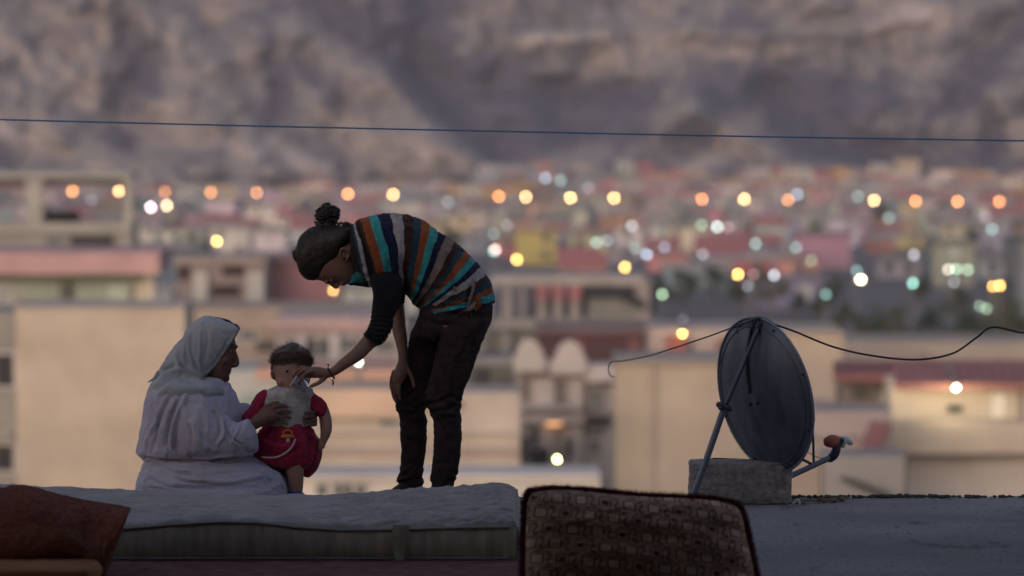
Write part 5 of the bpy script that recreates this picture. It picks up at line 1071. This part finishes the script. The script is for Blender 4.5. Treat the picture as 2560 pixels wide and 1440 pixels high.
# ------------------------------------------------------------------ toddler
def toddler():
    TY = 19.34
    c0 = W(735, 1245, TY); root = empty('person', (c0[0], TY, 0), 'toddler in a white bib top with red sleeves being held upright', 'person')
    b = MB(); HYc = TY + .01
    loft(b, [(708, 874, 756, 872, HYc, .055), (692, 884, 768, 884, HYc, .078), (684, 902, 775, 900, HYc, .090), (683, 922, 777, 920, HYc, .093), (685, 940, 777, 940, HYc, .090), (692, 958, 773, 960, HYc - .006, .082), (704, 974, 764, 976, HYc - .014, .066), (716, 984, 754, 986, HYc - .02, .045)], 40, 32, 2.1, .5)
    ball(b, W(704, 955, HYc - .055), .028); ball(b, W(760, 956, HYc - .055), .028)          # cheeks
    tube(b, [W(738, 926, HYc - .090), W(739, 938, HYc - .100), W(740, 944, HYc - .104)], [.007, .011, .013], 8)
    tube(b, [W(726, 960, HYc - .085), W(737, 962, HYc - .094), W(748, 960, HYc - .086)], [.004, .008, .004], 8); ball(b, W(736, 976, HYc - .070), .018)
    for (x0, x1) in ((703, 725), (748, 768)): tube(b, [W(x0, 920, HYc - .074), W((x0 + x1) / 2, 917, HYc - .082), W(x1, 920, HYc - .074)], .008, 8)
    tube(b, [W(733, 960, TY), W(733, 1000, TY)], .045, 14)
    loft(b, [(690, 990, 775, 990, TY, .07), (668, 1015, 778, 1015, TY, .085), (662, 1060, 768, 1060, TY, .088), (655, 1110, 770, 1110, TY, .095), (665, 1150, 765, 1150, TY, .085)], 24, 24, 2.2, .5)
    tube(b, [W(675, 995, TY), W(650, 1020, TY), W(625, 1045, TY - .02), W(612, 1062, TY - .04)], [.036, .032, .026, .020], 12)
    tube(b, [W(780, 1000, TY), W(803, 1020, TY), W(813, 1045, TY - .01), W(815, 1075, TY - .02), W(810, 1098, TY - .02), (W(806, 1106, TY - .02))], [.034, .032, .031, .030, .020, .018], 14)
    ball(b, W(803, 1113, TY - .02), .022)
    for pts in ([(808, 1115, TY - .03), (804, 1122, TY - .03), (796, 1120, TY - .03)], [(800, 1116, TY - .02), (793, 1120, TY - .02), (786, 1114, TY - .02)], [(800, 1118, TY - .005), (792, 1124, TY - .005), (786, 1120, TY - .005)], [(802, 1118, TY + .008), (796, 1124, TY + .008), (790, 1122, TY + .008)], [(800, 1104, TY - .03), (794, 1096, TY - .034), (790, 1092, TY - .034)]): tube(b, [W(*q) for q in pts], [.008, .0075, .006], 8)
    for Yl, x in ((TY - .04, 735), (TY + .05, 718)):
        tube(b, [W(x, 1130, Yl), W(x + 2, 1170, Yl), W(x + 4, 1200, Yl), W(x + 5, 1220, Yl), W(x + 5, 1246, Yl)], [.055, .048, .041, .036, .03], 14)
    me = fuse(b, .004, 3); link('body', me, skin_c, root)
    m_ = MB(); EX = 684; tube(m_, [W(690, 948, HYc - .02), W(682, 944, HYc - .03), W(679, 932, HYc - .034), W(684, 926, HYc - .03), W(690, 930, HYc - .03)], [.006, .007, .0075, .007, .006], 8); ball(m_, W(687, 937, HYc - .02), .010); link('ear', fuse(m_, .003, 2), skin_c, root)
    for x in (716, 757):
        m_ = MB(); ball(m_, W(x, 927, HYc - .0800), .0132, seg=12); o = m_.obj('eye', lipm, root, smooth=True); m_ = MB(); ball(m_, W(x + 2, 928, HYc - .0895), .0072, seg=10); m_.obj('iris', irism, o, smooth=True)
        m_ = MB(); tube(m_, [W(x - 11, 913, HYc - .084), W(x, 909, HYc - .088), W(x + 10, 912, HYc - .084)], .0036, 6); m_.obj('eyebrow', hair_c, root, smooth=True)
    h = MB(); loft(h, [(712, 868, 750, 867, HYc + .004, .070), (690, 877, 768, 877, HYc + .000, .092), (681, 890, 775, 890, HYc + .000, .102), (679, 900, 777, 899, HYc + .012, .100), (678, 908, 778, 907, HYc + .030, .092), (677, 922, 780, 920, HYc + .042, .085), (681, 938, 778, 938, HYc + .055, .065), (700, 952, 765, 952, HYc + .06, .045)], 40, 40, 2.1, .5)
    me = h.mesh('hair'); rough(me, .005, 35, (2.5, 2.5, .8)); rough(me, .003, 90, (3, 3, .7), 2); link('hair', me, hair_c, root)
    t_ = np.linspace(math.pi * .98, 0.02, 60); st = [W(729 + 49 * math.cos(q), 908 - 40 * math.sin(q), HYc) for q in t_]; dr = [np.array([math.cos(q), 0, math.sin(q)]) for q in t_]
    strands('fine_hair', root, hair_c, st, 1100, .022, dr, .5, .0007, 6, .7)
    st = []; dr = []; rq = np.random.RandomState(12)
    for k in range(500):
        x = rq.uniform(683, 774); yy = rq.uniform(878, 902) + abs(x - 728) ** 2 * .0035; st.append(W(x, yy, HYc - .094 + abs(x - 728) ** 2 * .00002)); dr.append(np.array([(x - 728) / 90, -.12, -1.]))
    strands('fringe_hair', root, hair_c, st, 1500, .022, dr, .32, .0011, 9, .3)
    # top
    tw = mat('bib_cotton', (.62, .58, .55), .95, .45, 26, .9, 120, .1)
    s = MB(); loft(s, [(700, 962, 766, 964, TY, .06), (672, 972, 780, 975, TY, .085), (655, 992, 786, 992, TY, .095), (654, 1020, 784, 1018, TY, .100), (660, 1050, 778, 1050, TY, .100), (664, 1085, 772, 1085, TY, .100)], 70, 60, 2.3, .3); me = s.mesh('top'); rough(me, .008, 12); wrinkle(me, .004, 22, (1, 1, 1.3)); folds(me, [([(670, 1000), (700, 1010), (740, 1000)], 5, -.005), ([(700, 1000), (730, 1020), (770, 1010)], 5, .005), ([(735, 1030), (750, 1050), (770, 1060)], 5, -.006)]); link('top', me, tw, root)
    red = mat('red_cotton', (.34, .022, .065), .9, .25, 12, .4, 120, .15, sheen=.1)
    for sec in ([(656, 975, 690, 1000, TY, .05), (640, 988, 676, 1022, TY, .052), (624, 1015, 656, 1042, TY - .01, .046), (606, 1038, 634, 1062, TY - .03, .036)], [(778, 975, 770, 1010, TY, .05), (792, 988, 778, 1028, TY, .052), (808, 1000, 788, 1038, TY, .050), (818, 1012, 797, 1042, TY - .005, .042), (819, 1022, 801, 1044, TY - .01, .036)]):
        s = MB(); loft(s, sec, 36, 32, 2.2, .3); me = s.mesh('sleeve'); rough(me, .006, 24); link('sleeve', me, red, root)
    s = MB(); loft(s, [(656, 1066, 776, 1066, TY, .105), (645, 1085, 786, 1080, TY, .112), (638, 1110, 790, 1105, TY, .118), (636, 1135, 788, 1130, TY, .115), (648, 1152, 782, 1150, TY, .105), (690, 1164, 770, 1165, TY, .08)], 50, 56, 2.3, .4)
    loft(s, [(762, 1078, 780, 1078, TY + .06, .05), (758, 1105, 797, 1105, TY + .06, .07), (755, 1135, 804, 1135, TY + .06, .08), (752, 1160, 798, 1162, TY + .06, .07), (752, 1180, 782, 1186, TY + .06, .05)], 30, 40, 2.2, .5)
    me = fuse(s, .005, 3); rough(me, .006, 18); wrinkle(me, .006, 11, (1.6, 1, .7))
    folds(me, [([(768, 1080), (775, 1110), (768, 1150)], 6, -.014), ([(785, 1090), (792, 1120), (786, 1160)], 5, .010), ([(650, 1100), (700, 1118), (750, 1100)], 6, .008), ([(650, 1125), (700, 1140), (750, 1120)], 6, -.008), ([(690, 1080), (684, 1110), (670, 1145)], 6, -.008)])
    link('bloomers', me, red, root)
    bl = mat('blue_shoe', (.03, .09, .24), .6, .2, 20)
    for Yl, x in ((TY - .05, 740), (TY + .05, 728)):
        m_ = MB(); p = W(x, 1240, Yl); tube(m_, [(p[0] - .03, Yl + .01, .050), (p[0] + .0, Yl, .052), (p[0] + .035, Yl - .03, .036), (p[0] + .055, Yl - .05, .030)], [.036, .042, .034, .026], 12); me = m_.mesh('shoe'); c = getco(me); c[:, 2] = np.maximum(c[:, 2], .004); setco(me, c); link('shoe', me, bl, root)
    return TY
TY = toddler()
def pacifier():
    Y = TY - .125; om = mat('orange_plastic', (.62, .24, .05), .4, .1)
    root = empty('pacifier', W(719, 1092, Y), 'orange and yellow pacifier on a pale ribbon against the red bloomers', 'pacifier')
    m_ = MB(); c = W(719, 1091, Y); ball(m_, c, .026, sy=.25, sz=.42, seg=18, sx=1.35); m_.obj('shield', om, root, smooth=True)
    m_ = MB(); c = W(719, 1083, Y - .006); tube(m_, [c + np.array([math.cos(t) * .022, 0, math.sin(t) * .016]) for t in np.linspace(0, 6.283, 20)], .0035, 8, 40, cap=False); m_.obj('ring', om, root, smooth=True)
    m_ = MB(); ball(m_, W(720, 1102, Y), .010, sz=1.3); m_.obj('teat', mat('teat', (.45, .38, .33), .4, .1), root, smooth=True)
    m_ = MB(); tube(m_, [W(738, 1098, Y + .002), W(733, 1112, Y - .004), W(722, 1126, Y - .004), W(706, 1137, Y - .004), W(685, 1144, Y + .004), W(655, 1143, Y + .012)], [.004, .005, .005, .005, .005, .004], 8); m_.obj('ribbon', mat('ribbon', (.55, .42, .44), .8, .1), root, smooth=True)
pacifier()

# ------------------------------------------------------------------ seated woman
def seated():
    CY = 19.36; NY_, FY_ = CY - .19, CY + .19
    c0 = W(520, 1255, CY); root = empty('person', (c0[0], CY, 0), 'old woman in white robe and headscarf sitting and holding the toddler', 'person')
    b = MB()
    loft(b, [(500, 805, 560, 815, CY, .045), (480, 825, 578, 830, CY, .066), (470, 850, 587, 848, CY, .076), (469, 868, 591, 868, CY, .078), (472, 884, 587, 882, CY, .076), (480, 900, 584, 898, CY, .070), (490, 915, 580, 914, CY, .064), (500, 928, 575, 929, CY, .056), (512, 940, 573, 941, CY, .046), (525, 950, 567, 950, CY, .034)], 50, 36, 2.15, .5)
    tube(b, [W(584, 874, CY), W(589, 888, CY), W(592, 902, CY), W(591, 910, CY), W(583, 914, CY)], [.009, .011, .013, .015, .012], 12)      # long nose
    for s in (-1, 1): ball(b, W(584, 911, CY) + np.array([0, s * .012, 0]), .009)
    tube(b, [W(568, 923, CY - .024), W(576, 924, CY), W(568, 923, CY + .024)], [.004, .008, .004], 10); tube(b, [W(567, 930, CY - .022), W(574, 931, CY), W(567, 930, CY + .022)], [.004, .008, .004], 10)
    tube(b, [W(583, 866, CY - .045), W(592, 866, CY - .018), W(590, 868, CY), W(592, 866, CY + .018), W(583, 866, CY + .045)], .0075, 10)
    ball(b, W(565, 946, CY), .020); ball(b, W(560, 900, CY - .045), .024); ball(b, W(560, 900, CY + .045), .024); ball(b, W(540, 945, CY), .036, sz=.7)
    tube(b, [W(512, 915, CY), W(500, 960, CY), W(480, 1000, CY)], [.055, .058, .07], 16)
    loft(b, [(430, 985, 540, 985, CY, .13), (410, 1010, 560, 1010, CY, .15), (400, 1060, 550, 1060, CY, .15), (400, 1130, 530, 1130, CY, .14), (400, 1190, 540, 1190, CY, .15), (400, 1240, 540, 1240, CY, .15)], 24, 24, 2.3, .4)
    for Yk in (CY - .13, CY + .13): tube(b, [W(440, 1215, Yk), W(560, 1212, Yk), W(665, 1225, Yk), W(600, 1240, Yk), W(500, 1245, Yk)], [.06, .055, .045, .04, .04], 14)
    # near arm and hand on the child's belly
    AY = 19.19
    tube(b, [W(455, 1010, NY_ + .08), W(470, 1050, NY_ + .03), W(510, 1085, NY_ + .01), W(560, 1092, AY), W(612, 1078, AY), W(636, 1060, AY + .008)], [.045, .042, .038, .036, .028, .027], 16)
    tube(b, [W(632, 1062, AY + .006), W(650, 1050, AY + .010), W(668, 1042, AY + .014), W(680, 1040, AY + .018)], [.028, .036, .040, .036], 14)
    HA = AY + .022
    for pts, r in [([(676, 1022, HA), (694, 1014, HA + .002), (708, 1013, HA + .006), (718, 1017, HA + .012)], .0098), ([(680, 1034, HA - .004), (700, 1027, HA - .002), (716, 1027, HA + .003), (727, 1031, HA + .010)], .0098), ([(682, 1047, HA - .004), (702, 1042, HA - .002), (717, 1042, HA + .003), (726, 1045, HA + .010)], .0094), ([(680, 1060, HA), (697, 1057, HA + .002), (710, 1057, HA + .006), (718, 1060, HA + .010)], .0085), ([(652, 1030, HA - .004), (668, 1016, HA), (684, 1008, HA + .006), (694, 1006, HA + .01)], .0108)]:
        tube(b, [W(*q) for q in pts], [r * 1.15, r * 1.02, r * .95, r * .8], 10)
    # far arm passes behind the child
    tube(b, [W(450, 1000, FY_ - .03), W(520, 1045, FY_ + .01), W(600, 1050, FY_ + .01), W(680, 1052, 19.50), W(740, 1050, 19.49), W(770, 1045, 19.46)], [.055, .046, .036, .028, .026, .028], 14)
    for k, y in enumerate((1029, 1040, 1051, 1061)):
        tube(b, [W(770, y + 2, 19.455), W(787, y - 1, 19.42 - .002 * k), W(789, y, 19.34), W(779, y + 2, 19.262), W(762 + 2 * k, y + 3, 19.232)], [.011, .0095, .0095, .0092, .0078], 10)
    me = fuse(b, .0042, 4)
    folds(me, [([(566, 905), (561, 915), (562, 928)], 2.5, -.003), ([(548, 895), (545, 915), (550, 930)], 2.5, -.003), ([(572, 858), (580, 856), (586, 856)], 1.6, -.002), ([(684, 1022), (684, 1040), (686, 1056)], 2.5, .002)])
    link('body', me, skin_o, root)
    m_ = MB(); ball(m_, W(577, 877, CY - .038), .011, seg=12); o = m_.obj('eye', lipm, root, smooth=True); m_ = MB(); ball(m_, W(580, 878, CY - .043), .006, seg=10); m_.obj('iris', irism, o, smooth=True)
    m_ = MB(); ball(m_, W(577, 873, CY - .038), .0122, seg=12, sz=.8); m_.obj('eyelid', skin_o, root, smooth=True)
    m_ = MB(); tube(m_, [W(568, 864, CY - .062), W(578, 861, CY - .056), W(588, 863, CY - .040)], .003, 6); m_.obj('eyebrow', mat('grey_brow', (.09, .08, .08), .8), root, smooth=True)
    h = MB(); loft(h, [(500, 800, 565, 812, CY, .05), (478, 818, 583, 824, CY, .074), (468, 835, 589, 836, CY, .084), (466, 848, 584, 852, CY - 0, .0855), (466, 862, 566, 866, CY, .084), (470, 880, 552, 882, CY, .08)], 30, 40, 2.15, .5); me = h.mesh('hair'); rough(me, .002, 50, (1, 3, 3)); link('hair', me, hair_d, root)
    # ---------------- robe: torso, skirt and both sleeves in one piece
    s = MB()
    loft(s, [(420, 945, 520, 950, CY, .12), (392, 958, 560, 962, CY, .19), (372, 980, 586, 985, CY, .225), (363, 1005, 596, 1008, CY, .24), (359, 1035, 606, 1035, CY, .24), (354, 1066, 606, 1062, CY, .24), (348, 1100, 590, 1095, CY, .235), (343, 1128, 570, 1122, CY, .23), (352, 1139, 560, 1138, CY, .20)], 60, 48, 2.3, .3)
    loft(s, [(372, 1120, 560, 1110, CY, .18), (366, 1140, 640, 1140, CY, .21), (360, 1158, 672, 1156, CY, .24), (354, 1178, 698, 1174, CY, .27), (347, 1200, 714, 1196, CY, .29), (344, 1222, 719, 1218, CY, .30), (344, 1240, 723, 1238, CY, .30), (346, 1252, 724, 1252, CY, .30)], 50, 60, 2.6, .2)
    loft(s, [(500, 965, 408, 1040, NY_ + .03, .07), (540, 1000, 425, 1090, NY_ + .005, .085), (562, 1036, 462, 1132, NY_ - .01, .085), (585, 1058, 520, 1147, NY_ - .012, .080), (606, 1054, 575, 1148, NY_ - .008, .074), (620, 1049, 612, 1142, NY_ + .0, .066), (630, 1062, 641, 1126, NY_ + .004, .056)], 60, 40, 2.2, .15)
    loft(s, [(500, 965, 470, 1040, FY_ - .02, .07), (560, 975, 540, 1060, FY_, .07), (600, 1008, 590, 1080, FY_, .065), (622, 1012, 625, 1080, FY_, .055)], 40, 32, 2.2, .2)
    me = fuse(s, .0050, 2); rough(me, .008, 5.5)
    folds(me, [([(430, 985), (400, 1050), (385, 1120)], 5.0, -0.0128), ([(470, 980), (440, 1040), (430, 1110), (440, 1135)], 5.6, 0.0112), ([(450, 1000), (425, 1060), (415, 1120)], 5.0, -0.0112), ([(500, 990), (545, 1030), (560, 1080), (545, 1110)], 4.3, 0.0112), ([(520, 1000), (560, 1040), (580, 1065)], 3.7, -0.0112), ([(560, 1060), (575, 1090), (600, 1110)], 3.7, -0.0096), ([(600, 1058), (590, 1085), (575, 1110)], 3.1, 0.0064), ([(365, 1143), (420, 1150), (500, 1152), (570, 1146), (640, 1140)], 3.1, -0.0176), ([(380, 1150), (420, 1175), (500, 1190), (600, 1182)], 5.0, -0.0112), ([(400, 1165), (460, 1195), (560, 1205), (660, 1190)], 5.0, 0.0096), ([(360, 1190), (420, 1215), (500, 1222), (600, 1215)], 5.0, -0.0080), ([(660, 1165), (690, 1185), (705, 1215)], 4.3, 0.0096), ([(640, 1175), (672, 1200), (685, 1230)], 3.7, -0.0096), ([(380, 1160), (365, 1200), (360, 1235)], 4.3, 0.0080), ([(470, 1145), (540, 1162), (620, 1158)], 3.1, 0.0096), ([(395, 1050), (372, 1090), (362, 1130)], 4.3, 0.0096), ([(480, 1050), (500, 1100), (540, 1130)], 5.6, 0.0096)])
    up_ = lambda p: np.clip((1150 - p[:, 1]) / 20, 0, 1); lo_ = lambda p: np.clip((p[:, 1] - 1140) / 20, 0, 1)
    wrinkle(me, .0075, 8, (1.8, 1, .45), 3, 1, up_); wrinkle(me, .0080, 7, (.5, 1, 2.2), 3, 3, lo_); wrinkle(me, .0022, 26, (1, 1, 1), 3, 8)
    link('robe', me, white_c, root)
    # ---------------- headscarf: open shell round the face, falling over back and shoulders
    s = MB(); arc = R(38)
    k_ = 1 / math.cos(arc) ** (2 / 2.2)
    def sc(ax_, ay_, bx, by_, dy, Y=CY):
        # B is the photo position of the near front edge: widen the section so that the open edge lands there
        mx_, my_ = (ax_ + bx) / 2, (ay_ + by_) / 2; c = math.cos(arc) ** (2 / 2.2)
        cx = (bx + c * ax_) / (1 + c); cy = (by_ + c * ay_) / (1 + c)
        return (ax_, ay_, 2 * cx - ax_, 2 * cy - ay_, Y, dy)
    secs = [sc(524, 790, 530, 791, .006), sc(508, 791, 563, 801, .045), sc(494, 797, 584, 811, .072), sc(480, 810, 598, 823, .090), sc(467, 826, 589, 840, .098), sc(457, 843, 578, 858, .101), sc(446, 858, 564, 876, .102), sc(434, 873, 551, 894, .102), sc(422, 889, 538, 914, .104), sc(409, 908, 522, 932, .110), sc(398, 928, 510, 944, .135), sc(388, 946, 530, 950, .185), sc(378, 962, 550, 956, .225), sc(368, 985, 566, 975, .222), sc(370, 1008, 560, 998, .195)]
    loft(s, [q for q in secs], 150, 110, 2.2, 0, arc=arc)
    me = s.mesh('headscarf'); c = getco(me); no = getno(me)
    if (no @ np.array([0, -1, 0]))[np.argmin(c[:, 1])] < 0: me.flip_normals(); me.update()
    rough(me, .006, 9, (1, 1, .6)); wrinkle(me, .0050, 11, (1.6, 1, .5), 3, 5); wrinkle(me, .0014, 34)
    folds(me, [([(470, 835), (458, 870), (462, 905), (480, 925), (500, 940)], 5, .012), ([(484, 830), (478, 870), (484, 900), (500, 930)], 5, -.012), ([(500, 828), (500, 870), (498, 905), (506, 935)], 4, .009), ([(455, 870), (448, 900), (470, 930), (500, 950)], 5, -.012), ([(440, 890), (430, 915), (400, 930), (385, 950)], 5, -.009), ([(505, 950), (460, 925), (420, 935), (385, 965)], 6, .014), ([(500, 965), (450, 945), (410, 955), (372, 1000)], 6, -.012), ([(520, 830), (516, 870), (510, 900)], 4, -.006), ([(592, 828), (566, 870), (545, 905), (512, 938)], 3, .005)])
    o = link('headscarf', me, veil_c, root); sd_ = o.modifiers.new('s', 'SOLIDIFY'); sd_.thickness = .0035; sd_.offset = -1
    # scarf end wrapped under the chin, far side falling on the chest, and a loose corner at the back
    s = MB(); loft(s, [(500, 944, 560, 950, CY, .10), (505, 962, 575, 962, CY + .02, .13), (515, 985, 590, 985, CY + .04, .14), (530, 1015, 597, 1015, CY + .06, .13), (550, 1045, 600, 1050, CY + .08, .11)], 40, 36, 2.2, .4)
    me = s.mesh('scarf_end'); rough(me, .007, 14); wrinkle(me, .006, 16, (1.2, 1, .8)); folds(me, [([(530, 955), (545, 990), (570, 1030)], 5, -.012), ([(545, 955), (565, 985), (585, 1020)], 5, .010), ([(515, 965), (530, 1000), (555, 1040)], 5, .010)]); link('scarf_end', me, white_c, root)
    s = MB(); tube(s, [W(396, 932, CY - .04), W(386, 946, CY - .05), W(378, 951, CY - .05), W(371, 955, CY - .05)], [.012, .008, .005, .003], 8); s.obj('scarf_corner', veil_c, root, smooth=True)
seated()
